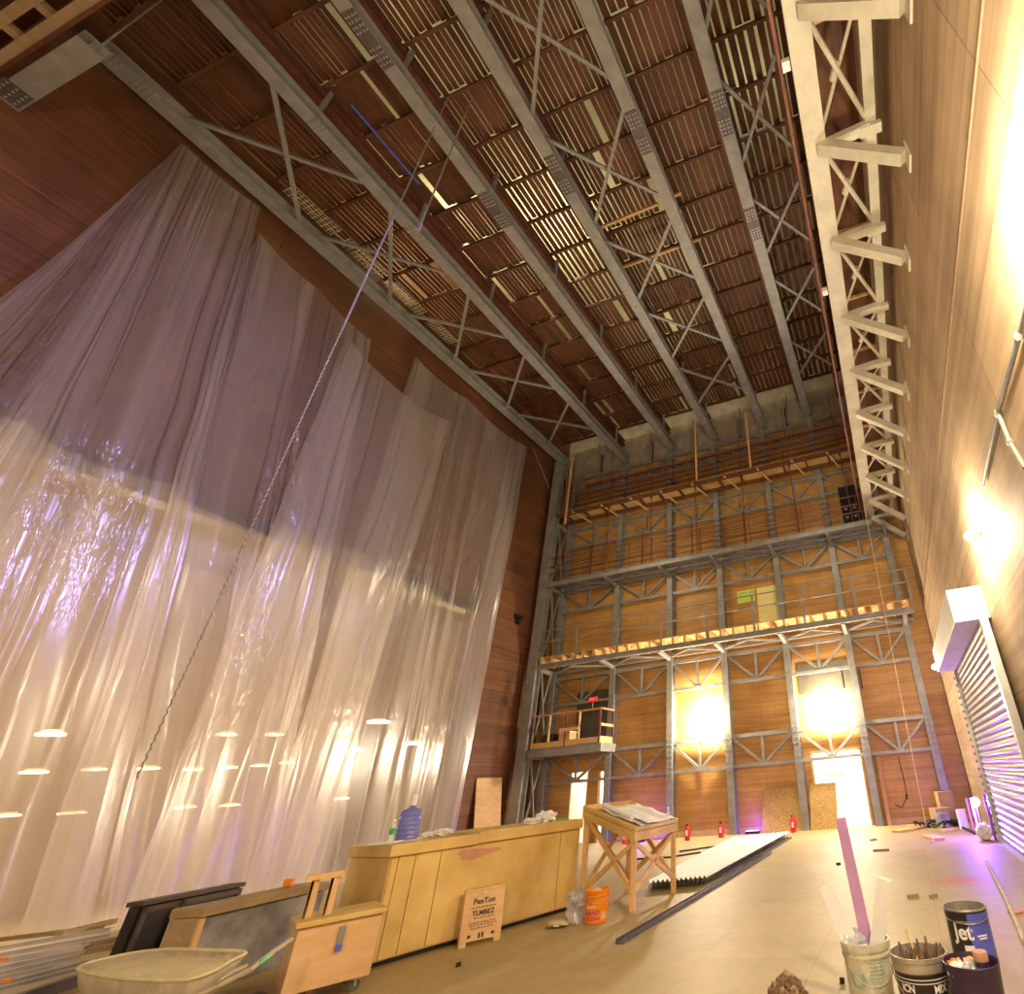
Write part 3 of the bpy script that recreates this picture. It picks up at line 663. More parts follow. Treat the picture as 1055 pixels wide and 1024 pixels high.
conduit([w(1060, 300), w(1050, 345), w(1028, 425), w(1012, 500)], 'grey conduit running down to the work light on the right wall', .03)
conduit([w(1028, 425), w(1040, 455), w(1056, 482)], 'short grey conduit branching off toward the picture edge')
a = on(961, 700, 0, 1.74); conduit([(1.74, 14.2, 4.3), (1.74, 14.25, 2.9), (1.74, 14.2, 1.0), (1.74, 14.25, .3)], 'thin vertical conduit on the right wall beyond the shutter')
tag(MB().box((1.79, 9.5, 6.95), (.02, 15.5, .018)).build('wall_strip', 'rightply'), 'thin timber strip along the right wall above the work lights', 'strip')
# ================================================================== PLASTIC SHEETS over the stage opening
def sheet(name, label, segs, bot, xo, seed, nu=220, nv=150):
    # segs: hang points with the sagging points between them; pleats gather at every hang point
    ns = len(segs) - 1; rnd = random.Random(seed)
    def pick(pl, u):
        n = len(pl) - 1; s = min(max(u, 0) * n, n - 1e-6); i = int(s); f = s - i
        a, b = pl[i], pl[i + 1]; return (a[0] + (b[0] - a[0]) * f, a[1] + (b[1] - a[1]) * f)
    def topp(u):
        s = min(u * ns, ns - 1e-6); i = int(s); t = s - i
        t = t * t * t * (t * (6 * t - 15) + 10) * .75 + t * .25
        (y0, z0), (y1, z1) = segs[i], segs[i + 1]
        sag = -.28 * math.hypot(y1 - y0, z1 - z0) * .25 * math.sin(PI * t)
        return (y0 + (y1 - y0) * t, z0 + (z1 - z0) * t + sag)
    W = abs(bot[-1][0] - bot[0][0]); Hh = max(p[1] for p in segs)
    fold = lambda t: (1 - abs(math.sin(t))) ** 2
    ph = [rnd.uniform(0, 6) for _ in range(4)]
    def fn(u, v):
        a, b = topp(u), pick(bot, u)
        y = a[0] + (b[0] - a[0]) * v; z = a[1] + (b[1] - a[1]) * v
        e = min(1, v * 5); amp = (.03 + .09 * min(1, v * 1.6) * (1 - .55 * max(0, v * 2 - 1))) * e; uu = u * W
        dx = amp * .8 * math.sin(uu * 1.5 + ph[0] + .8 * math.sin(v * 2.5)) + amp * .9 * fold(uu * .9 + ph[1]) + amp * .35 * fold(uu * 2.7 + ph[2] + .3 * v) + .10 * e * noise.noise(Vector((uu * .6, v * 2.2, seed)))
        return Vector((xo + dx, y + .05 * e * noise.noise(Vector((y, z * .5, seed + 9))), z))
    mb = MB(); uvl = mb.bm.loops.layers.uv.new('uv'); mb.grid(fn, nu, nv)
    mb.bm.verts.ensure_lookup_table(); mb.bm.verts.index_update()
    for fc in mb.bm.faces:
        for lo in fc.loops:
            i, j = divmod(lo.vert.index, nv + 1); lo[uvl].uv = (i / nu * W + seed * 3.7, j / nv * Hh)
    o = mb.build(name, 'poly', smooth=True); tag(o, label, 'plastic sheet', 'clear plastic sheets over the stage opening'); return o
P = lambda px, py: (lambda q: (q.y, q.z))(on(px, py, 0, -14.5))
sheet('plastic_sheet', 'leftmost clear plastic sheet, pinned at a peak under the left roof beam',
      [(-5.2, 9.5), P(0, 310), P(185, 149), P(265, 215)],
      [(-5.5, .1), (-2.5, .1), (.5, .1), (3.0, .1), (5.0, .1), (7.0, .2)], -14.38, 1.0, 330)
sheet('plastic_sheet', 'clear plastic sheet hanging from a sharp peak, second from the left',
      [P(256, 268), P(270, 239), P(331, 297), P(385, 350)],
      [(6.3, .15), (7.3, .1), (8.6, .1), (9.9, .1)], -14.60, 2.3)
sheet('plastic_sheet', 'clear plastic sheet third from the left, drooping between two corners',
      [P(352, 345), P(376, 377), P(460, 437)],
      [(7.35, .1), (8.4, .1), (9.5, .1), (10.5, .1)], -14.28, 3.7)
sheet('plastic_sheet', 'rightmost clear plastic sheet, hanging beside the bare brown wall',
      [P(430, 366), P(485, 411), P(545, 460)],
      [(9.6, .1), (11.5, .1), (13.2, .1), (15.1, .1)], -14.60, 5.1)
# chain hoist falls
ca = at(487, 100, 18.6)
for k, (x, y, zb) in enumerate(((ca.x, ca.y, 2.2), (ca.x - .45, ca.y - .12, 12.0))):
    pass
p0 = at(487, 100, 18.88); zlow = zat(p0.x, p0.y, 100, 800)
t = tag(MB().tube([p0, (p0.x, p0.y, zat(p0.x, p0.y, 412, 215))], .018, 6).tube([(p0.x, p0.y, zat(p0.x, p0.y, 412, 215)), (p0.x, p0.y, zat(p0.x, p0.y, 412, 215) - .3)], .03, 6).build('hoist_cable', 'chain'), 'shorter of the two thin grey cables hanging from the ceiling at left', 'cable')
p1 = at(463, 98, 18.88)
mb = MB(); zt_ = 18.6; zb_ = zat(p1.x, p1.y, 100, 800)
mb.tube([p1, (p1.x, p1.y, zat(p1.x, p1.y, 340, 330))], .016, 6)
zc = zat(p1.x, p1.y, 340, 330); k = 0
while zc > zb_:
    mb.tube([(p1.x - .018 * (-1) ** k, p1.y, zc), (p1.x + .018 * (-1) ** k, p1.y, zc - .06)], .009, 5); zc -= .05; k += 1
tag(mb.build('hoist_chain', 'chain'), 'long thin chain hanging from the ceiling in front of the plastic sheets', 'chain')
# downlights in the hall
k = 0
for X, ps, s in ((-28, [(35, 796), (97, 793), (153, 792), (199, 793), (235, 791), (268, 789), (296, 786)], .17), (-24, [(52, 757), (233, 757), (283, 757)], .16),
              (-30, [(5, 841), (74, 838), (191, 832), (237, 830), (352, 823)], .19), (-22, [(390, 744), (363, 773), (425, 766)], .24)):
    rn = {-28: 'middle row', -24: 'upper row', -30: 'lowest row', -22: 'large right-hand group'}[X]
    for q, (px, py) in enumerate(ps):
        p = on(px, py, 0, X)
        t = thing('downlight', f'glowing downlight seen through the plastic, {rn}, {ORD[q]} from the left' if X != -22 else f'large glowing lamp seen through the plastic, {["upper", "lower left", "lower right"][q]} of three', 'ceiling light', p, 'hall lights behind the plastic')
        MB().lathe(p, [(.005, 0), (s, -.0), (s, .05), (.005, .05)], 20).build('lens', 'downlight', t)
        MB().lathe(p, [(s + .05, .0), (s * 1.8, -.02), (s * 1.8, .04), (s + .05, .05)], 20).build('halo_ring', 'ring', t)  # glowing ring added as the halo of light around the lens
        MB().lathe(p, [(s, -.01), (s + .05, -.01), (s + .05, .12), (s, .12)], 20).build('rim', 'cream', t)
# ================================================================== FOREGROUND
def frame(o, ang): return (lambda a, b, c=0: Vector((o[0] + a * math.cos(ang) - b * math.sin(ang), o[1] + a * math.sin(ang) + b * math.cos(ang), o[2] + c)))
# ---- long ochre counter
c0, c1 = Vector((-6.42, 5.68, 0)), Vector((-5.53, 8.42, 0)); CL = (c1 - c0).length; ca_ = math.atan2(c1.y - c0.y, c1.x - c0.x); f = frame(c0, ca_); CH = 1.10; CD = 1.15
t = thing('long_counter', 'long ochre plywood counter, closed on all sides, across the stage floor', 'counter', f(CL / 2, CD / 2))
MB().box(f(CL / 2, CD / 2, .04 + CH / 2), (CL - .02, CD, CH - .03), ca_).build('counter_body', 'ochre', t)
MB().box(f(CL / 2, CD / 2, .03), (CL - .1, CD - .1, .05), ca_).build('plinth', 'black', t)
sm = [0.02, .10, .30, .62, 2.5]
for k in range(4):
    MB().box(f((sm[k] + sm[k + 1]) / 2, -.012, .06 + CH / 2 - .02), (sm[k + 1] - sm[k] - .012, .02, CH - .06), ca_).build('front_panel', 'ochre', t)
MB().box(f((2.5 + CL) / 2, -.012, .06 + CH / 2 - .02), (CL - 2.5 - .012, .02, CH - .06), ca_).build('front_panel', 'ochre', t)
MB().box(f(.53, CD / 2 - .02, CH + .06), (1.12, CD + .1, .13), ca_, bev=.006).build('top_slab', 'ochre', t)
MB().box(f(1.1 + (CL - 1.1) / 2, CD / 2 - .02, CH + .075), (CL - 1.08, CD + .1, .14), ca_, bev=.006).build('top_slab', 'ochre', t)
st = MB()
pts = []
for k in range(18):
    a = 2 * PI * k / 18; rr = 1 + .25 * math.sin(3 * a + 1); pts.append(f(1.12 + .30 * math.cos(a) * rr, -.026, .99 + .06 * math.sin(a) * rr))
st.poly(pts, f(0, .003) - f(0, 0)); st.build('rust_stain', 'pinkpost', t)
TZ = CH + .145
# ---- leaning crate board with lettering
b0 = at(472, 978); b1 = at(515, 968)
d = (b1 - b0).normalized(); nrm = Vector((d.y, -d.x, 0)); ang = math.atan2(d.y, d.x); W = (b1 - b0).length; H = .60; tilt = Vector((-nrm.x * .12, -nrm.y * .12, 1)).normalized()
t = thing('crate_panel', 'small pine crate panel with dark printed lettering leaning on the long counter', 'crate panel', b0)
MB().poly([b0 + tilt * .05, b0 + tilt * H, b1 + tilt * H, b1 + tilt * .05], -nrm * .11).build('panel', 'binply', t)
MB().poly([b0, b0 + tilt * .06, b0 + d * .08 + tilt * .06, b0 + d * .08], -nrm * .08).build('foot', 'pine', t)
MB().poly([b1 - d * .08, b1 - d * .08 + tilt * .06, b1 + tilt * .06, b1], -nrm * .08).build('foot', 'pine', t)
MB().poly([b0 + tilt * (H - .03), b0 + tilt * H, b1 + tilt * H, b1 + tilt * (H - .03)], nrm * .012).build('edge_strip', 'pine', t)
cc = (b0 + b1) / 2 + nrm * .004
place_flat(text_bm('PexTon', .085), cc + tilt * .455, d, tilt).build('lettering', 'letter_dark', t)
place_flat(text_bm('TLMBEZ', .075), cc + tilt * .33, d, tilt).build('lettering', 'letter_dark', t)
lb = MB()
for zz, ww in ((.385, .3), (.275, .22), (.225, .32), (.2, .3), (.17, .26)):
    k = -ww / 2
    while k < ww / 2:
        q = random.uniform(.015, .04); lb.poly([cc + d * k + tilt * zz, cc + d * (k + q) + tilt * zz, cc + d * (k + q) + tilt * (zz + .012), cc + d * k + tilt * (zz + .012)], nrm * .001); k += q + .012
lb.build('small_print', 'twig', t)
lb = MB()
for k in (-.14, .14): lb.poly([cc + d * (k + .022 * math.cos(a * PI / 4)) + tilt * (.1 + .018 * math.sin(a * PI / 4)) for a in range(8)], nrm * .001)
for k in (-.02, .02): lb.poly([cc + d * (k - .012) + tilt * .07, cc + d * (k + .012) + tilt * .07, cc + d * (k + .012) + tilt * .125, cc + d * (k - .012) + tilt * .125], nrm * .001)
lb.build('handling_marks', 'letter_dark', t)
MB().sphere(cc + tilt * .54, .022, 1, (1, 1, .8)).build('sticker', 'letter_white', t)
# ---- drafting table
A_, B_, C_, D_ = Vector((-5.45, 8.52, 0)), Vector((-4.34, 8.14, 0)), Vector((-4.25, 9.42, 0)), Vector((-5.2, 9.55, 0))
t = thing('drafting_stand', 'tall pine drafting stand with sloping tray top and crossed legs', 'drafting table', (-4.8, 8.9, 0))
za, zb2, zc2 = zat(A_.x, A_.y, 598, 830), zat(B_.x, B_.y, 655, 852), zat(C_.x, C_.y, 693, 844); zd = za + zc2 - zb2
tops = [(A_, za), (B_, zb2), (C_, zc2), (D_, zd)]; cen = sum((p for p, _ in tops), Vector()) / 4
for p, z in tops:
    MB().bar(p, (p.x, p.y, z - .05), .075, .05, up=(0, 1, 0)).build('leg', 'pine', t)
ex = [Vector((p.x, p.y, z)) + (p - cen).normalized() * .09 for p, z in tops]
for k in range(4):
    a, b = ex[k], ex[(k + 1) % 4]; MB().poly([a - Vector((0, 0, .19)), b - Vector((0, 0, .19)), b, a], (cen - (tops[k][0] + tops[(k + 1) % 4][0]) / 2).normalized() * .03).build('apron', 'ochre', t)
MB().poly([e - Vector((0, 0, .05)) for e in ex], (0, 0, -.02)).build('tray_board', 'pine', t)
zs = [z for _, z in tops]
for k in (0, 1, 2, 3):
    a, b = tops[k][0], tops[(k + 1) % 4][0]
    MB().bar(a + Vector((0, 0, .22)), b + Vector((0, 0, zs[(k + 1) % 4] - .2)), .03, .07).build('cross_brace', 'pine', t)
    MB().bar(a + Vector((0, 0, zs[k] - .2)), b + Vector((0, 0, .22)), .03, .07).build('cross_brace', 'pine', t)
def tray(u, v, dz=0): # u along A->B, v along A->D
    return (ex[0] * (1 - u) + ex[1] * u) * (1 - v) + (ex[3] * (1 - u) + ex[2] * u) * v + Vector((0, 0, -.05 + dz))
for k, (u0, u1, v0, v1, dz) in enumerate(((.1, .95, .2, .85, .012), (.2, .98, .3, .95, .05))):
    mb = MB(); mb.grid(lambda u, v: tray(u0 + (u1 - u0) * u, v0 + (v1 - v0) * v, dz + .03 * noise.noise(Vector((u * 4, v * 4, k))) + .025 * abs(v - .5)), 16, 12)
    o = mb.build('drawing_sheet', 'paper', smooth=True); o.modifiers.new('solid', 'SOLIDIFY').thickness = .002
    tag(o, ['curled white drawing sheet flat in the tray of the drafting stand', 'upper rumpled drawing sheet spread over another on the drafting stand'][k], 'drawing')
tag(MB().tube([tray(.12, .3, .07), tray(.75, .22, .08)], .035, 14).build('paper_roll', 'paper', smooth=True), 'rolled white drawing lying on the drafting stand tray', 'paper roll')
q = tray(.88, .9, .02); t = thing('small_bottle', 'small clear bottle standing at the far corner of the drafting stand', 'bottle', q)
MB().lathe(q, [(.004, 0), (.035, 0), (.036, .1), (.015, .14), (.015, .16)], 14).build('bottle_body', 'clear', t, smooth=True); MB().lathe(q, [(.004, .19), (.018, .19), (.018, .155), (.004, .155)], 12).build('cap', 'white', t)
# ---- orange bucket + plastic bag
q = Vector((-4.63, 7.62, 0)); fa = math.atan2(-q.y, -q.x)
t = thing('orange_bucket', 'orange plastic bucket by the leg of the drafting stand', 'bucket', q)
MB().lathe(q, [(.004, .005), (.15, .005), (.155, .02), (.172, .36), (.18, .37), (.18, .385), (.165, .385), (.148, .03), (.004, .03)], 32).build('bucket_body', 'orange', t, smooth=True)
MB().lathe(q, [(.173, .31), (.183, .31), (.183, .325), (.173, .325)], 32).build('rim_ring', 'orange', t)
wrap(text_bm('ROTO', .05, .001), q, .163, fa - .5, .2).build('label_text', 'letter_white', t)
wrap(text_bm('HAND', .07, .001), q, .161, fa - .35, .13).build('label_text', 'purple_print', t)
wrap(text_bm('CLEAN', .06, .001), q, .158, fa - .3, .065).build('label_text', 'purple_print', t)
wrap(rect_bm(.09, .08), q, .162, fa + .7, .09).build('small_label', 'binply', t)
ar = MB(); ar.tube([q + Vector((.17 * math.cos(fa + s), .17 * math.sin(fa + s), .36 - .12 * math.sin((s + 1.5) / 3 * PI))) for s in [x * .3 - 1.5 for x in range(11)]], .004, 5).build('handle', 'alu', t)
for k in range(5): MB().sphere(q + Vector((random.uniform(-.09, .09), random.uniform(-.09, .09), .33)), .05, 2, rough=.5, seed=k).build('waste', 'mortar', t)
bag = MB(); bag.sphere((-4.92, 7.55, .19), .14, 4, (.8, .9, 1.35), .55, 3)
tag(bag.build('plastic_bag', 'crumple', smooth=True), 'crumpled clear plastic bag slumped beside the orange bucket', 'bag')
tag(MB().sphere((-5.1, 7.4, .04), .12, 3, (1.3, 1, .25), .5, 5).build('plaster_scrap', 'mortar', smooth=True), 'flat plaster scrap on the floor below the counter end', 'scrap')
# ---- things on the counter
def crump(px, py, s, lab, seed, z=None, sc=(1.4, 1, .5)):
    p = on_counter(px); mb = MB().sphere((p.x, p.y, TZ + s * sc[2] * .75), s, 4, sc, .5, seed)
    tag(mb.build('crumpled_wrap', 'paper', smooth=False), lab, 'crumpled wrapping')
def on_counter(px, inset=.35):    # spot on the top slab under that picture column
    best = None
    for k in range(200):
        p = f(CL * k / 199, inset, TZ); v = RM @ (p - CAM); x = PX + FPX * v.x / v.z
        if best is None or abs(x - px) < best[0]: best = (abs(x - px), p)
    return best[1]
p = on_counter(418, .45); t = thing('water_jug', 'large empty blue water jug standing upside up on the long counter', 'water jug', p)
pr = [(.004, 0), (.125, 0), (.135, .02)]
for k in range(5): pr += [(.135, .03 + k * .065), (.128, .045 + k * .065), (.128, .055 + k * .065), (.135, .07 + k * .065)]
pr += [(.135, .36), (.11, .41), (.045, .44), (.03, .46), (.03, .49)]
MB().lathe(p, [(a, b * .86) for a, b in pr], 32).build('jug_body', 'jug', t, smooth=True)
MB().lathe(p, [(.036, .405), (.040, .44), (.034, .54), (.004, .54)], 20).build('cap', 'white', t, smooth=True)
p = on_counter(402, .22); t = thing('water_bottle', 'small clear plastic water bottle with green label on the long counter', 'bottle', p)
MB().lathe(p, [(.004, 0), (.03, 0), (.034, .02), (.034, .16), (.03, .19), (.012, .225), (.012, .24)], 20).build('bottle_body', 'clear', t, smooth=True)
MB().lathe(p, [(.0355, .09), (.0355, .16)], 20).build('bottle_label', 'green', t); MB().lathe(p, [(.015, .235), (.015, .255), (.002, .255)], 14).build('cap', 'white', t)
crump(440, 0, .07, 'small crumpled white wrap right beside the blue jug', 1)
crump(456, 0, .09, 'larger crumpled white wrap just right of the blue jug', 2)
crump(548, 0, .10, 'crumpled clear wrap left of two near the counter end', 3)
crump(562, 0, .13, 'bulky crumpled wrap right of two near the counter end', 4, sc=(1.3, 1, .7))
p = on_counter(579, .3); tag(MB().box((p.x, p.y, TZ + .012), (.22, .09, .025), .6, bev=.008).build('green_tool', 'green'), 'small flat green tool lying at the counter end', 'tool')
p = on_counter(390, .2); tag(MB().box((p.x, p.y, TZ + .006), (.3, .2, .012), .4).build('paper_sheet', 'paper'), 'flat white paper at the left end of the long counter', 'paper')
# ---- rolling bin
g0 = at(288, 1027, .13); g1 = at(381, 1003, .13); ang = math.atan2(g1.y - g0.y, g1.x - g0.x); W = (g1 - g0).length; fb = frame((g0.x, g0.y, 0), ang)
BH = zat(g0.x, g0.y, 307, 957); BD = .62
t = thing('rolling_bin', 'plywood bin on casters with a hasp, at the left end of the long counter', 'bin', fb(W / 2, BD / 2))
MB().box(fb(W / 2, BD / 2, (BH + .12) / 2), (W, BD, BH - .12), ang, bev=.006).build('bin_body', 'binply', t)
MB().box(fb(W / 2, BD / 2 - .02, BH + .025), (W + .06, BD + .05, .05), ang, bev=.01).build('lid', 'ochre', t)
hs = MB().box(fb(W * .52, -.012, BH - .13), (.055, .02, .17), ang, bev=.004).build('hasp', 'steel', t)
MB().box(fb(W * .52, -.035, BH - .22), (.05, .03, .06), ang, bev=.008).build('padlock', 'blue', hs)
for k, (u, v) in enumerate(((.1, .1), (W - .1, .1), (.1, BD - .1), (W - .1, BD - .1))):
    ct = MB().box(fb(u, v, .11), (.08, .08, .02), ang).box(fb(u, v - .03, .08), (.02, .01, .07), ang).box(fb(u, v + .03, .08), (.02, .01, .07), ang).build('caster', 'alu', t)
    MB().lathe(fb(u, v, .05), [(.005, -.018), (.05, -.018), (.05, .018), (.005, .018)], 18, Matrix.Rotation(ang, 3, 'Z') @ Matrix.Rotation(PI / 2, 3, 'X')).build('wheel', 'splice', ct)
# timber pieces under/behind the bin
tag(MB().box(fb(-.45, .1, .03), (.9, .12, .06), ang + .1).build('timber_offcut', 'oldwood'), 'brown timber offcut on the floor left of the plywood bin', 'timber')
tag(MB().box(fb(-.6, .5, .04), (1.1, .2, .08), ang + .2).build('timber_offcut', 'darkwood'), 'dark timber offcut behind the barrow handle, left of the bin', 'timber')
tag(MB().box(fb(-.3, -.15, .02), (.5, .1, .04), ang - .15).build('timber_offcut', 'pine'), 'pale short offcut in front of the plywood bin corner', 'timber')
# saw horse behind
s0 = at(334, 899, 1.07); s0.z = 0; t = thing('saw_horse', 'small pine trestle between the bin and the long counter end', 'trestle', s0); zt2 = 1.04
MB().bar(s0 + Vector((-.08, -.12, zt2)), s0 + Vector((.10, .15, zt2)), .08, .05).build('top_beam', 'pine', t)
for sx in (-.03, .07):
    for sy in (-1, 1): MB().bar(s0 + Vector((sx, sx * 1.3, zt2 - .03)), s0 + Vector((sx + sy * .03, sx * 1.3, 0)), .06, .04, up=(1, 0, 0)).build('leg', 'pine', t)
# ---- dusty chest (grey panel box with timber lid)
k0 = at(170, 978, .38); k1 = at(318, 925, .78); 
h0 = at(212, 935, .80); h1 = at(338, 909, .80); ang = math.atan2(h1.y - h0.y, h1.x - h0.x); W = (h1 - h0).length; fh = frame((h0.x, h0.y, 0), ang)
t = thing('dusty_chest', 'dusty low grey chest with worn timber lid behind the wheelbarrow', 'chest', fh(W / 2, .4))
MB().box(fh(W / 2, .22, .36), (W, .40, .72), ang, bev=.01).build('chest_body', 'grime', t)
MB().box(fh(-.012, .22, .36), (.02, .40, .70), ang).build('end_cladding', 'oldwood', t)
MB().box(fh(.02, .02, .36), (.05, .04, .70), ang).build('batten', 'pine', t)
MB().box(fh(.25, .21, .76), (.55, .5, .09), ang, bev=.008).build('lid', 'oldwood', t)
MB().box(fh(.52 + (W - .5) / 2, .21, .765), (W - .5, .48, .09), ang + .012, bev=.008).build('lid', 'oldwood', t)
tag(MB().box(fh(1.1, .3, .86), (.10, .07, .09), .4, bev=.01).build('orange_block', 'orange'), 'tiny orange block on the lid of the dusty chest', 'block')
# ---- black glass cabinet
m0 = at(120, 975, .25); d0 = Vector((-9.75, 5.15, 0)); ang = math.atan2(.62, .62); 
q0 = at(147, 931, .85); q1 = at(250, 911, .85); ang = math.atan2(q1.y - q0.y, q1.x - q0.x); W = (q1 - q0).length; fk = frame((q0.x, q0.y, 0), ang)
t = thing('black_cabinet', 'low black cabinet with dark framed doors against the plastic at left', 'cabinet', fk(W / 2, .2))
MB().box(fk(W / 2, .09, .42), (W, .14, .80), ang, bev=.008).build('cabinet_body', 'black', t)
MB().box(fk(W / 2, .08, .85), (W + .04, .22, .05), ang, bev=.006).build('cabinet_top', 'darkwood', t)
for k, (a0, a1) in enumerate(((0.02, W * .34), (W * .36, W - .02))):
    dr = MB().box(fk((a0 + a1) / 2, -.0, .42), (a1 - a0, .03, .76), ang).build('door', 'black', t)
    MB().box(fk(a0 + .02, -.025, .42), (.045, .03, .76), ang).box(fk(a1 - .02, -.025, .42), (.045, .03, .76), ang).box(fk((a0 + a1) / 2, -.025, .06), (a1 - a0, .03, .06), ang).box(fk((a0 + a1) / 2, -.025, .78), (a1 - a0, .03, .06), ang).build('door_frame', 'darkwood', dr)
MB().box(fk(W * .40, -.05, .50), (.26, .012, .42), ang + .05).build('pasted_paper', 'paper', t)
# ---- wheelbarrow
tag(MB().box((-9.7, 4.35, .04), (3.4, .5, .06), .35).build('long_plank', 'pine'), 'wide pale plank on the floor under the stack of metal studs', 'plank')
wb = at(165, 1003, .62); rim = [at(80, 997, .60), at(125, 984, .62), at(172, 978, .64), at(215, 979, .66), at(252, 981, .66), at(238, 990, .64), at(212, 1004, .60), at(180, 1010, .58), at(118, 1007, .58)]
cen = sum(rim, Vector()) / len(rim)
t = thing('wheelbarrow', 'mortar-caked wheelbarrow with pale tray in the lower left', 'wheelbarrow', (cen.x, cen.y, 0))
def sm_loop(pts, n=5):
    out = []; L = len(pts)
    for i in range(L):
        a, b, c_, d_ = pts[i - 1], pts[i], pts[(i + 1) % L], pts[(i + 2) % L]
        for k in range(n):
            u = k / n; out.append(.5 * ((2 * b) + (c_ - a) * u + (2 * a - 5 * b + 4 * c_ - d_) * u * u + (3 * b - a - 3 * c_ + d_) * u ** 3))
    return out
R1 = sm_loop(rim); n = len(R1)
mb = MB(); levels = [(1.0, 0), (.93, -.10), (.82, -.20), (.66, -.28), (.3, -.30)]
rings = []
for s_, dz in levels: rings.append([mb.bm.verts.new(cen + (p - cen) * s_ + Vector((0, 0, dz))) for p in R1])
for a, b in zip(rings, rings[1:]):
    for k in range(n): mb.bm.faces.new((a[k], a[(k + 1) % n], b[(k + 1) % n], b[k]))
mb.bm.faces.new(rings[-1]); o = mb.build('tray', 'dirtymetal', t, smooth=True); o.modifiers.new('s', 'SOLIDIFY').thickness = .006
MB().tube(R1 + [R1[0]], .013, 8, False).build('tray_rim', 'mortar', t, smooth=True)
mb = MB(); c_ = mb.bm.verts.new(cen + Vector((0, 0, -.02)))
ia = [mb.bm.verts.new(cen + (p - cen) * .5 + Vector((0, 0, -.03 + .02 * noise.noise(p * 5)))) for p in R1]; ib = [mb.bm.verts.new(cen + (p - cen) * .95 + Vector((0, 0, -.045))) for p in R1]
for k in range(n): mb.bm.faces.new((c_, ia[k], ia[(k + 1) % n])); mb.bm.faces.new((ia[k], ib[k], ib[(k + 1) % n], ia[(k + 1) % n]))
mb.build('mortar_fill', 'mortar', t, smooth=True)
for (pa, pb, pc, zz) in (((300, 968), (258, 999), (205, 1026), .60), ((255, 995), (225, 1010), (168, 1032), .52)):
    h_ = [at(*pa, zz + .05), at(*pb, zz), at(*pc, zz - .12)]
    hb = MB().tube([h_[0], lerp(h_[0], h_[1], .5) + Vector((0, 0, .01)), h_[1], h_[2]], .019, 10).build('handle', 'dirtymetal', t, smooth=True)
    if pa[0] == 300: MB().tube([lerp(h_[0], h_[1], .55), lerp(h_[0], h_[1], .85)], .0215, 10).build('green_tape', 'green', hb)
wc = Vector((cen.x - .55, cen.y - .35, .18))
wt = MB().lathe(wc, [(.11, -.035), (.16, -.04), (.18, 0), (.16, .04), (.11, .035)], 24, Matrix.Rotation(PI / 2, 3, 'X')).build('wheel', 'black', t, smooth=True)
for s_ in (-.2, .2): MB().tube([(cen.x + .35, cen.y + s_, .32), (cen.x + .4, cen.y + s_, .0)], .016, 8).tube([(cen.x + .35, cen.y + s_, .32), wc + Vector((0, s_ * .3, 0))], .016, 8).build('leg', 'dirtymetal', t)
# ---- stack of metal studs / laths
k = 0
stud = [((0, 966), (112, 953), .50, 'oldwood'), ((0, 975), (118, 955), .48, 'stud'), ((0, 982), (117, 961), .46, 'stud'), ((0, 988), (92, 973), .42, 'stud'), ((0, 995), (70, 981), .38, 'stud'), ((0, 1001), (88, 982), .34, 'stud'), ((0, 1006), (60, 993), .30, 'stud'), ((0, 1012), (124, 981), .26, 'stud'), ((0, 1017), (110, 989), .22, 'stud')]
sw = ['topmost, wooden lath', 'second from top', 'third from top', 'fourth from top', 'fifth from top', 'sixth from top', 'seventh from top', 'eighth from top', 'lowest']
for (pa, pb, z, m_), s_ in zip(stud, sw):
    a, b = at(*pa, z), at(*pb, z); a = a + (a - b) * .6
    mb = MB().bar(a, b, .075, .012).bar(a + Vector((.0, -.035, -.02)), b + Vector((.0, -.035, -.02)), .01, .045)
    tag(mb.build('metal_stud', m_), f'long thin stud in the floor stack at lower left, {s_}', 'stud', 'stack of studs at lower left')
for k in range(2):
    a = Vector((-9.9 - k * 1.6, 4.6 + k * .4, 0)); tag(MB().bar(a + Vector((-.35, .5, .06 + .0)), a + Vector((.15, -.5, .06)), .1, .12).build('bearer_block', 'darkwood'), f'dark timber bearer under the stud stack, {ORD[k]} from the right', 'timber')
for k, (px, py, qx, qy, z) in enumerate(((85, 975, 118, 968, .40), (88, 980, 128, 973, .36), (60, 963, 117, 949, .5))):
    tag(MB().bar(at(px, py, z), at(qx, qy, z), .1, .06).build('timber_lath', 'oldwood'), f'brown lath end poking out of the stud stack, {["upper short one", "lower short one", "long one at the back"][k]}', 'timber')
for k, (px, py, z) in enumerate(((3, 988, .46), (8, 1010, .32))):
    p = at(px, py, z); tag(MB().box(p, (.07, .05, .03), .4, bev=.006).build('orange_tip', 'orange'), f'orange tape patch on the stud stack, {["upper", "lower"][k]} of two', 'tape')
# ---- board leaning on the left wall
b0, b1 = Vector((-14.62, 15.95, 0)), Vector((-14.62, 17.1, 0)); 
t = tag(MB().poly([(-14.45, 15.9, 0.0), (-14.8, 15.9, 2.42), (-14.8, 17.15, 2.42), (-14.45, 17.15, 0)], (-.03, 0, 0)).build('leaning_board', 'binply'), 'pale pinkish board leaning on the dark left wall near the corner', 'board')
t = thing('wall_socket', 'small dark fitting on the bare left wall near the corner column', 'wall fitting', (-14.8, 16.6, 8.5))
MB().box((-14.75, 16.7, 8.6), (.18, .35, .12)).build('fitting_plate', 'black', t); MB().box((-14.72, 16.7, 8.4), (.12, .12, .25)).build('fitting_box', 'black', t)
tag(MB().bar(on(549, 462, 0, -14.8), on(570, 512, 0, -14.8), .05, .03, up=(1, 0, 0)).build('wall_lath', 'oldwood'), 'thin diagonal lath on the bare wall under the left roof beam', 'lath')
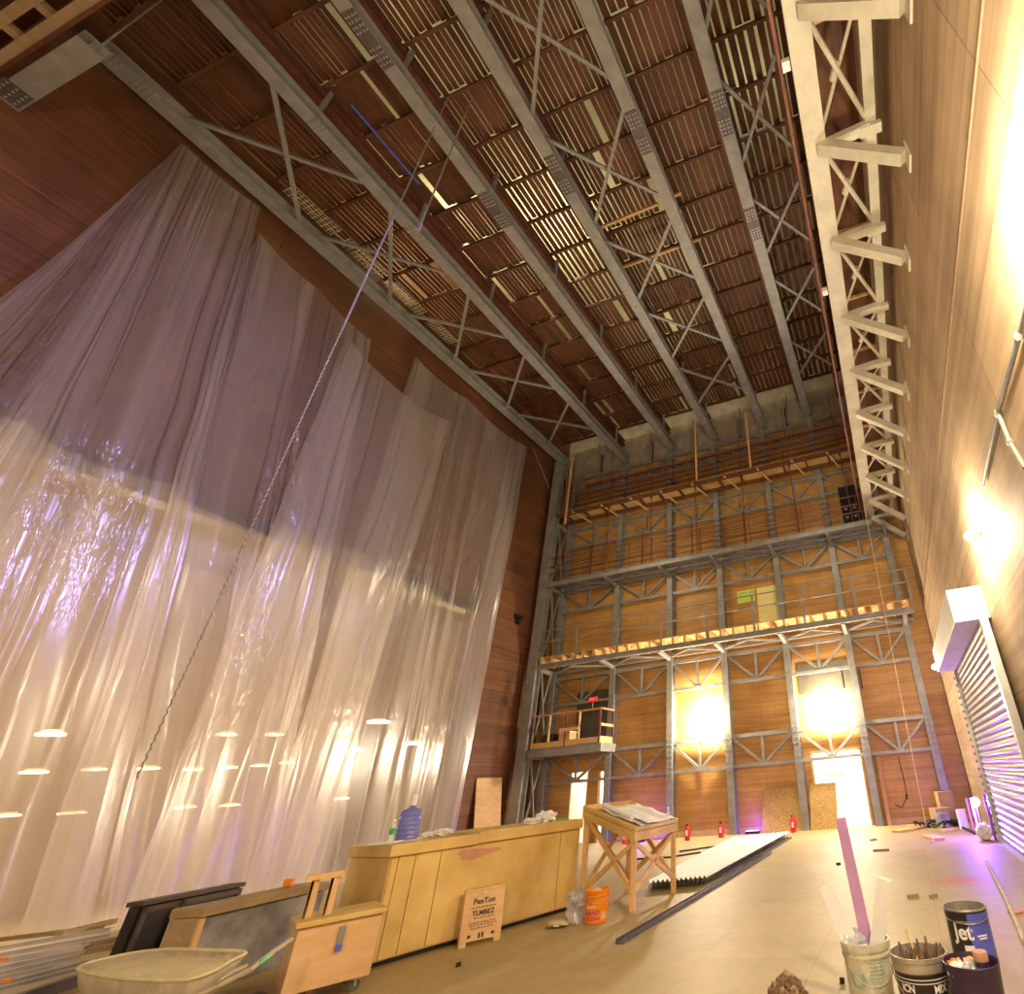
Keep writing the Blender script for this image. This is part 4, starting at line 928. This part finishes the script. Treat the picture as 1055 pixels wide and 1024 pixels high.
# ---- corrugated sheets and steel channels on the floor
q = [at(667, 917), at(728, 911), at(812, 862), at(752, 869)]
for k in range(3):
    mb = MB(); off = Vector((.06 * k, -.12 * k, .06 * k))
    def cf(u, v): 
        p = (q[0] * (1 - u) + q[1] * u) * (1 - v) + (q[3] * (1 - u) + q[2] * u) * v
        return p + off + Vector((0, 0, .035 + .022 * math.sin(u * 2 * PI * 13)))
    mb.grid(cf, 104, 1); o = mb.build('corrugated_sheet', 'white' if k == 2 else 'alu'); o.modifiers.new('s', 'SOLIDIFY').thickness = .004
    tag(o, f'corrugated white sheet in the flat pile on the floor, {["lowest", "middle", "topmost"][k]}', 'corrugated sheet', 'corrugated sheets on the floor')
for k, (a, b, lab) in enumerate((((638, 973), (793, 880), 'long dark steel channel lying on the floor, the near one'), ((745, 905), (814, 864), 'dark steel channel lying along the corrugated sheets, the far one'))):
    a, b = at(*a), at(*b); d = (b - a).normalized(); s_ = d.cross(Vector((0, 0, 1))) * .045
    mb = MB().bar(a + Vector((0, 0, .006)), b + Vector((0, 0, .006)), .10, .01).bar(a + s_ + Vector((0, 0, .03)), b + s_ + Vector((0, 0, .03)), .01, .05).bar(a - s_ + Vector((0, 0, .03)), b - s_ + Vector((0, 0, .03)), .01, .05)
    tag(mb.build('steel_channel', 'splice'), lab, 'steel channel')
# ---- pails
def pail_handle(q, R, z, a0, drop, t, m='alu'):
    pts = []
    for k in range(15):
        s = k / 14; a = a0 + (s - .5) * PI; pts.append(q + Vector(((R + .012) * math.cos(a), (R + .012) * math.sin(a), z - drop * math.sin(s * PI))))
    MB().tube(pts, .004, 6).build('handle', m, t)
q = Vector((-.61, 5.12, 0)); fa = math.atan2(-q.y, -q.x)
t = thing('white_pail', 'splashed white plastic pail holding three long sticks', 'bucket', q)
MB().lathe(q, [(.004, .005), (.165, .005), (.17, .02), (.187, .33), (.197, .335), (.2, .35), (.2, .385), (.19, .385), (.178, .34), (.16, .03), (.004, .03)], 36).build('pail_body', 'pailwhite', t, smooth=True)
MB().lathe(q, [(.187, .30), (.198, .30), (.198, .315), (.187, .315)], 36).build('rim_ring', 'pailwhite', t)
wrap(text_bm('O', .17, .001), q, .18, fa - .55, .17).build('printed_ring', 'letter_grey', t)
lbl = MB(); 
for k in range(6):
    r_ = rect_bm(.13 - .01 * (k % 3), .006, 8, .001, 0, .27 - k * .022); me = bpy.data.meshes.new('x'); r_.bm.to_mesh(me); lbl.bm.from_mesh(me); bpy.data.meshes.remove(me)
wrap(lbl, q, .184, fa + .35, 0).build('printed_lines', 'letter_grey', t)
pail_handle(q, .19, .33, fa + .3, .2, t)
tag(MB().sphere(q + Vector((-.09, .0, .36)), .09, 3, (1, 1, .9), .6, 2).build('rag', 'crumple', smooth=True), 'crumpled pale rag stuffed in the white pail', 'rag')
def stick(label, px, py, base, m_, w, d_, ydist):
    top = on(px, py, 1, ydist)
    tag(MB().bar(q + Vector(base), top, w, d_, up=(0, -1, .1)).build('long_stick', m_), label, 'stick', None)
stick('broad white stick leaning left out of the white pail', 851, 912, (.0, -.06, .06), 'letter_white', .12, .03, 5.1)
stick('broad white stick leaning right out of the white pail', 911, 905, (-.0, -.05, .06), 'letter_white', .11, .03, 5.0)
stick('long mauve stick rising from the white pail toward the doorway', 866, 843, (.04, .02, .06), 'mauve', .095, .04, 5.35)
q = Vector((-.19, 4.78, 0)); fa = math.atan2(-q.y, -q.x)
t = thing('black_pail', 'black labelled pail with white lettering full of wood scraps', 'bucket', q)
MB().lathe(q, [(.004, .005), (.17, .005), (.175, .02), (.193, .30), (.193, .305)], 36).build('pail_body', 'pailblack', t, smooth=True)
MB().lathe(q, [(.193, .30), (.203, .31), (.205, .36), (.21, .365), (.21, .39), (.198, .39), (.188, .32), (.17, .03), (.004, .03)], 36).build('rim_band', 'tin', t, smooth=True)
MB().lathe(q, [(.1935, .272), (.1945, .278)], 36).build('white_line', 'letter_white', t); MB().lathe(q, [(.1925, .252), (.1935, .258)], 36).build('white_line', 'letter_white', t)
wrap(text_bm('ICN', .06, .001), q, .191, fa - .62, .222, .06).build('label_text', 'letter_white', t)
wrap(rect_bm(.15, .035), q, .189, fa - .45, .175, .06).build('red_band', 'letter_red', t)
wrap(rect_bm(.15, .10), q, .187, fa - .45, .10, .06).build('pale_band', 'binply', t)
tb = text_bm('xan', .075, .001)
for v in tb.bm.verts: v.co = Vector((-v.co.y, v.co.x, v.co.z))
wrap(tb, q, .189, fa + .12, .15, .06).build('label_text', 'letter_white', t)
wrap(text_bm('MIX', .06, .001), q, .191, fa + .62, .22, .06).build('label_text', 'letter_white', t)
lbl = MB()
for k in range(6):
    r_ = rect_bm(.1, .008, 6, .001, 0, .17 - k * .022); me = bpy.data.meshes.new('x'); r_.bm.to_mesh(me); lbl.bm.from_mesh(me); bpy.data.meshes.remove(me)
wrap(lbl, q, .19, fa + .68, 0, .06).build('printed_lines', 'letter_white', t)
pail_handle(q, .2, .33, fa + .15, .22, t)
mb = MB()
for k in range(34):
    a = random.uniform(0, 2 * PI); r = random.uniform(0, .13); p = q + Vector((r * math.cos(a), r * math.sin(a), .24)); e = p + Vector((random.uniform(-.09, .09), random.uniform(-.07, .09), random.uniform(.10, .22)))
    mb.tube([p, lerp(p, e, .5) + Vector((random.uniform(-.02, .02), 0, 0)), e], [random.uniform(.008, .016)] * 2 + [.008], 6)
o = mb.build('wood_scraps', 'twig'); tag(o, 'bundle of brown wood scraps and twigs in the black pail', 'wood scraps', None, 'stuff')
tag(MB().bar(q + Vector((.0, -.1, .33)), q + Vector((-.06, .06, .50)), .012, .012).build('thin_stick', 'rope'), 'thin pale stick standing in the black pail', 'stick')
q = Vector((.16, 4.60, 0)); fa = math.atan2(-q.y, -q.x)
t = thing('dark_pail', 'dark purple pail holding bottles and rubbish at the lower right', 'bucket', q)
MB().lathe(q, [(.004, .005), (.15, .005), (.155, .02), (.182, .36), (.186, .38), (.180, .385), (.174, .36), (.145, .03), (.004, .03)], 36).build('pail_body', 'paildark', t, smooth=True)
p = q + Vector((.07, -.03, .20)); 
t = thing('jar', 'dark jar with pink lid in the dark purple pail', 'jar', p)
MB().lathe(p, [(.004, 0), (.045, 0), (.047, .19), (.043, .2)], 20).build('jar_body', 'paildark', t, smooth=True); MB().lathe(p, [(.05, .19), (.05, .235), (.046, .24), (.004, .24)], 20).build('jar_lid', 'pinkpost', t, smooth=True)
for k, (dx, dy, m_, lb_) in enumerate(((-.10, .03, 'orange', 'orange'), (-.06, -.05, 'crumple', 'clear crumpled'), (.0, .05, 'ochre', 'pale yellow'), (-.02, -.02, 'crumple', 'small clear'), (-.11, -.05, 'paper', 'white'))):
    tag(MB().sphere(q + Vector((dx, dy, .34)), .055, 3, (1, 1, .8), .5, k).build('rubbish_piece', m_, smooth=True), f'{lb_} piece of rubbish inside the dark purple pail', 'rubbish')
tag(MB().box(q + Vector((0, 0, .15)), (.2, .2, .2), .3).build('rubbish_fill', 'grime'), 'grey rubbish packed in the bottom of the dark purple pail', 'rubbish')
q = Vector((.265, 6.1, 0)); fa = math.atan2(-q.y, -q.x)
t = thing('jet_can', 'open black and blue metal can lettered Jet', 'paint can', q)
MB().lathe(q, [(.004, .005), (.19, .005), (.195, .0), (.19, .012), (.19, .37), (.197, .375), (.197, .385)], 40).build('can_body', 'pailblack', t, smooth=True)
MB().lathe(q, [(.192, .37), (.2, .38), (.195, .392), (.186, .39), (.183, .2), (.183, .05), (.004, .05)], 40).build('can_rim', 'tin', t, smooth=True)
wrap(rect_bm(.30, .34, 14, .0015), q, .19, fa + .78, .19).build('blue_panel', 'blue', t)
wrap(text_bm('Jet', .16, .0015), q, .191, fa - .33, .225).build('label_text', 'letter_white', t)
wrap(rect_bm(.085, .07, 4, .002), q, .191, fa - .16, .10).build('white_label', 'letter_white', t)
wrap(rect_bm(.1, .012, 4, .003), q, .191, fa + .55, .2).build('label_text', 'letter_white', t); wrap(rect_bm(.08, .012, 4, .003), q, .191, fa + .58, .18).build('label_text', 'letter_white', t)
MB().lathe(q, [(.19, .30), (.1935, .3), (.1935, .306), (.19, .306)], 40).build('bead', 'tin', t)
pail_handle(q, .19, .34, fa + 0.1, .05, t)
# ---- box of plaster bits bottom
q = at(811, 1022, .12); q.z = 0
t = thing('scrap_box', 'open cardboard tub cut by the lower picture edge', 'tub', q)
MB().lathe(q, [(.004, .004), (.15, .004), (.17, .10), (.165, .10), (.145, .015), (.004, .015)], 24).build('tub_body', 'cardboard', t)
for k in range(26):
    a = k * 2.4; r = .022 * math.sqrt(k) * 1.15
    tag(MB().sphere(q + Vector((r * math.cos(a), r * math.sin(a), .12 + .10 * max(0, 1 - r / .14))), random.uniform(.022, .034), 2, (1, .8, 1.3), .8, k).build('scrap_lump', 'twig' if k % 3 else 'oldwood'), 'small grey-brown lump heaped in the cardboard tub', 'scrap', 'lumps heaped in the cardboard tub')
# ---- extinguishers
for k, (x, y, hh, lab) in enumerate(((-7.44, 17.62, .48, 'red fire extinguisher with a white label, left of the pair in the third bay'), (-6.35, 17.9, .46, 'red fire extinguisher just left of the fourth steel column'), (-3.95, 18.2, .5, 'red fire extinguisher leaning beside the chipboard sheets'), (-9.75, 17.6, .5, 'red fire extinguisher seen under the drafting stand'))):
    t = thing('fire_extinguisher', lab, 'fire extinguisher', (x, y, 0), 'fire extinguishers on the floor')
    s_ = hh / .5
    MB().lathe((x, y, 0), [(.004, 0), (.085, 0), (.09, .02), (.09, .36 * s_), (.07, .41 * s_), (.03, .44 * s_), (.004, .44 * s_)], 20).build('cylinder', 'red', t, smooth=True)
    MB().box((x, y, .46 * s_), (.05, .1, .05)).build('valve', 'black', t); MB().tube([(x + .03, y, .45 * s_), (x + .12, y, .38 * s_), (x + .11, y, .12)], .014, 8).build('hose', 'red', t)
    MB().box((x + .01, y - .089, .22), (.07, .01, .16)).build('label_patch', 'letter_white', t)
# ---- chipboard sheets, post, cables
tag(MB().poly([(-5.12, 18.5, 0), (-3.72, 18.5, 0), (-3.58, 18.8, 1.28), (-5.0, 18.8, 1.28)], (0, .03, 0)).build('chipboard_sheet', 'osb'), 'square chipboard sheet leaning on the back wall, left of the doorway column', 'chipboard sheet')
tag(MB().poly([(-3.42, 18.45, 0), (-2.52, 18.45, 0), (-2.42, 18.7, 1.33), (-3.32, 18.7, 1.33)], (0, .03, 0)).build('chipboard_sheet', 'osb'), 'chipboard sheet leaning across the bright doorway', 'chipboard sheet')
tag(MB().bar((-.87, 18.55, 0), (-.87, 18.75, 2.12), .13, .1, up=(0, 1, 0)).build('timber_post', 'pinkpost'), 'reddish timber post standing right of the bright doorway', 'post')
t = thing('hanging_cable', 'black cable looping down the wall with a plug at its end', 'cable', (-.2, 18.8, 2))
MB().tube([(-.2, 18.8, 1.95), (-.15, 18.8, 1.2), (-.17, 18.78, .75), (-.4, 18.76, .45), (-.6, 18.78, .55)], .012, 6).build('cable_run', 'cable', t)
MB().tube([(-.17, 18.76, .82), (-.19, 18.76, .68)], .03, 8).build('plug', 'cable', t)
tag(MB().tube([(.42, 16.6, 10.4), (.3, 16.55, 5), (.2, 16.5, .1)], .013, 6).build('hanging_rope', 'rope'), 'thin pale rope hanging from the side gallery to the floor at right', 'rope')
for k, (x0, x1, z) in enumerate(((-1.62, -1.62, 4.7), (-.97, -.97, 4.6))):
    tag(MB().bar((x0, 18.855, z - .35), (x0, 18.855, z + .35), .05, .05, up=(0, 1, 0)).build('dark_hook', 'black'), f'short dark vertical bar beside the fifth column, {["left", "right"][k]} of two', 'bar')
# ---- debris in the right rear corner
def rub(name, px, py, size, rz, m_, lab, cat, z=None, tilt=None):
    p = at(px, py); return tag(MB().box((p.x, p.y, size[2] / 2), size, rz, bev=.004).build(name, m_), lab, cat)
t = rub('cardboard_box', 979, 848, (.45, .4, .85), .2, 'cardboard', 'tall cardboard box in the rear right corner', 'box')
t = rub('cardboard_box', 972, 850, (.5, .45, .45), .4, 'cardboard', 'lower cardboard box in front of the tall one, rear right corner', 'box')
rub('grey_block', 973, 852, (.3, .3, .35), .6, 'grime', 'grey block in the rubbish pile by the rear right corner', 'block')
for k, (a, b, m_) in enumerate((((923, 858), (955, 852), 'ochre'), ((935, 853), (960, 850), 'pine'), ((970, 857), (985, 855), 'ochre'), ((955, 862), (968, 866), 'binply'))):
    tag(MB().bar(at(*a) + Vector((0, 0, .03)), at(*b) + Vector((0, 0, .03)), .28, .05).build('board_piece', m_), f'board piece on the floor by the rear right rubbish, {ORD[k]} from the left', 'board')
for k in range(6):
    p = at(955 + k * 6, 851 + (k % 2)); pts = [p + Vector((.35 * math.cos(a / 3 + k), .22 * math.sin(a / 3 * 1.3 + k), .08 + .07 * math.sin(a * .9 + k))) for a in range(16)]
    tag(MB().tube(pts, .03, 6).build('hose_coil', 'cable', smooth=True), f'tangled dark hose in the rubbish pile, {ORD[k]} tangle from the left', 'hose')
tag(MB().bar(at(991, 853) + Vector((0, 0, .02)), at(1005, 860) + Vector((0, 0, .04)), .06, .05).build('dark_bar', 'cable'), 'dark bar lying in front of the upright boards at the shutter', 'bar')
for k, (px, py, hh, m_) in enumerate(((1004, 857, .75, 'pinkpost'), (1010, 861, .8, 'binply'), (1026, 865, .9, 'mauve'))):
    p = at(px, py); tag(MB().box((p.x, p.y, hh / 2), (.06, .25, hh), -.1).build('upright_board', m_), f'narrow board standing by the shutter rail, {ORD[k]} from the left', 'board')
p = at(1016, 866); tag(MB().sphere((p.x, p.y, .17), .17, 3, (1, 1, 1), .35, 4).build('white_bag', 'paper', smooth=True), 'small white bag on the floor at the shutter corner', 'bag')
p = at(994, 853); t = thing('tin_pail', 'pale upright tin behind the boards near the shutter', 'tin', p)
MB().lathe(p, [(.004, 0), (.13, 0), (.13, .45), (.12, .45), (.12, .03), (.004, .03)], 20).build('tin_body', 'white', t, smooth=True)
p = at(1014, 862); p = Vector((p.x, p.y, .72)); t = thing('violet_lamp', 'round violet lamp glowing low beside the roller shutter', 'lamp', (p.x, p.y, 0))
MB().sphere(p, .11, 3).build('globe', 'led', t, smooth=True); MB().tube([(p.x, p.y, 0), (p.x, p.y, .62)], .02, 8).build('stand', 'steel', t)
lamp('violet_light', p + Vector((-.16, -.16, .0)), 200, (.24, .08, 1), .08, t)
# ---- floor bits
tag(MB().tube([at(1017, 890) + Vector((0, 0, .025)), at(1038, 930) + Vector((0, 0, .025)), at(1057, 975) + Vector((0, 0, .025))], .025, 8).build('floor_pipe', 'dirtymetal', smooth=True), 'grey pipe lying on the floor at the right edge', 'pipe')
tag(MB().bar(at(1042, 942) + Vector((0, 0, .012)), at(1062, 938) + Vector((0, 0, .012)), .12, .02).build('wood_scrap', 'pinkpost'), 'reddish wood scrap under the floor pipe at right', 'scrap')
for k, (px, py, w_, h_, m_, lb_) in enumerate(((908, 877, .35, .06, 'oldwood', 'long brown scrap near the doorway'), (864, 891, .09, .07, 'cable', 'small dark lump in mid floor'), (941, 925, .16, .03, 'oldwood', 'thin brown scrap behind the mauve stick'), (885, 935, .06, .07, 'cable', 'small black clip behind the white pail'), (962, 925, .12, .03, 'oldwood', 'short brown scrap left of the can'), (900, 866, .2, .03, 'oldwood', 'flat scrap just in front of the doorway'), (868, 1013, .03, .03, 'cable', 'tiny dark crumb near the cardboard tub'), (472, 996, .05, .02, 'cable', 'tiny dark crumb in front of the counter'), (961, 868, .3, .02, 'binply', 'flat card piece before the rubbish pile'))):
    p = at(px, py); tag(MB().box((p.x, p.y, .02), (w_, h_, .04), .15 * k).build('floor_scrap', m_), lb_, 'scrap')
tag(MB().tube([at(700, 878) + Vector((0, 0, .02)), at(735, 873) + Vector((0, 0, .02)), at(760, 868) + Vector((0, 0, .02)), at(800, 864) + Vector((0, 0, .02))], .02, 6).build('floor_cable', 'cable', smooth=True), 'dark cable snaking along the floor before the back wall', 'cable')
tag(MB().tube([at(655, 886) + Vector((0, 0, .02)), at(690, 884) + Vector((0, 0, .02)), at(722, 879) + Vector((0, 0, .02))], .02, 6).build('floor_cable', 'cable', smooth=True), 'dark cable on the floor behind the drafting stand', 'cable')
# violet LED bars on the floor at the back wall
for k, (x, y, pw, nm) in enumerate(((-9.4, 17.9, 60, 'behind the drafting stand'), (-5.4, 18.4, 24, 'left of the chipboard sheets'), (.95, 18.2, 260, 'in the rear right corner'))):
    t = thing('violet_led_bar', f'low violet light bar on the floor {nm}', 'light bar', (x, y, 0), 'violet light bars')
    MB().box((x, y, .05), (.5, .08, .08)).build('housing', 'black', t); MB().box((x, y + .0, .10), (.46, .05, .02)).build('strip', 'led', t)
    lamp('violet_light', (x, y, .22), pw, (.22, .06, 1), .08, t)

# ================================================================== LIGHT
WARM = (1, .86, .62)
# lamps over the slats, lighting the roof deck
for k, (x, y, pw) in enumerate(((-12.9, 8, 200), (-9.3, 9, 300), (-9.5, 2, 40), (-5, 12, 50), (-4, 4, 24), (-.6, 7, 34), (-7.5, 15, 40))):
    lamp('roof_lamp', (x, y, 20.6), pw, (1, .86, .52), .3)
# hall
for x, y, z, pw in ((-22, -4, 4, 1000), (-22, 8, 4, 1000), (-22, 20, 4, 1000), (-32, 8, 5, 1000)):
    lamp('hall_lamp', (x, y, z), pw * .8, (1, .74, .36), .6)
# corridor
for x in (-12.3, -2.3): lamp('corridor_lamp', (x, YB + 1.2, 2.5), 260, (1, .93, .78), .2)
# unseen fill lights added behind the camera
lamp('stage_fill', (.6, -3.5, 4.5), 560, WARM, .3); lamp('stage_fill', (-5, -3.5, 4.0), 380, WARM, .3)
lamp('upper_wall_fill', (-1.5, 14.6, 10.4), 110, WARM, .2); lamp('upper_wall_fill', (-9, 14.6, 10.4), 170, WARM, .2)  # fill lights added in mid-air to brighten the upper back wall, no fixture
# violet wash on the plastic from the side gallery
o = lamp('violet_wash', (.3, 4.5, 10.2), 2600, (.46, .38, 1), .25, kind='SPOT', size=math.radians(54)); aim(o, (.3, 4.5, 10.2), (-14.5, 4.5, 9.5))
# unseen blue light added high in the hall to tint the plastic
lamp('hall_blue_fill', (-19, 6, 12), 900, (.55, .55, 1), .8)
wd = bpy.data.worlds.new('world'); bpy.context.scene.world = wd; wd.use_nodes = True
wd.node_tree.nodes['Background'].inputs[0].default_value = (.02, .018, .015, 1)
sc = bpy.context.scene
sc.view_settings.view_transform = 'Standard'; sc.view_settings.look = 'None'; sc.view_settings.gamma = 1; sc.view_settings.use_curve_mapping = False
sc.view_settings.exposure = .40
sc.cycles.max_bounces = 8; sc.cycles.transparent_max_bounces = 16
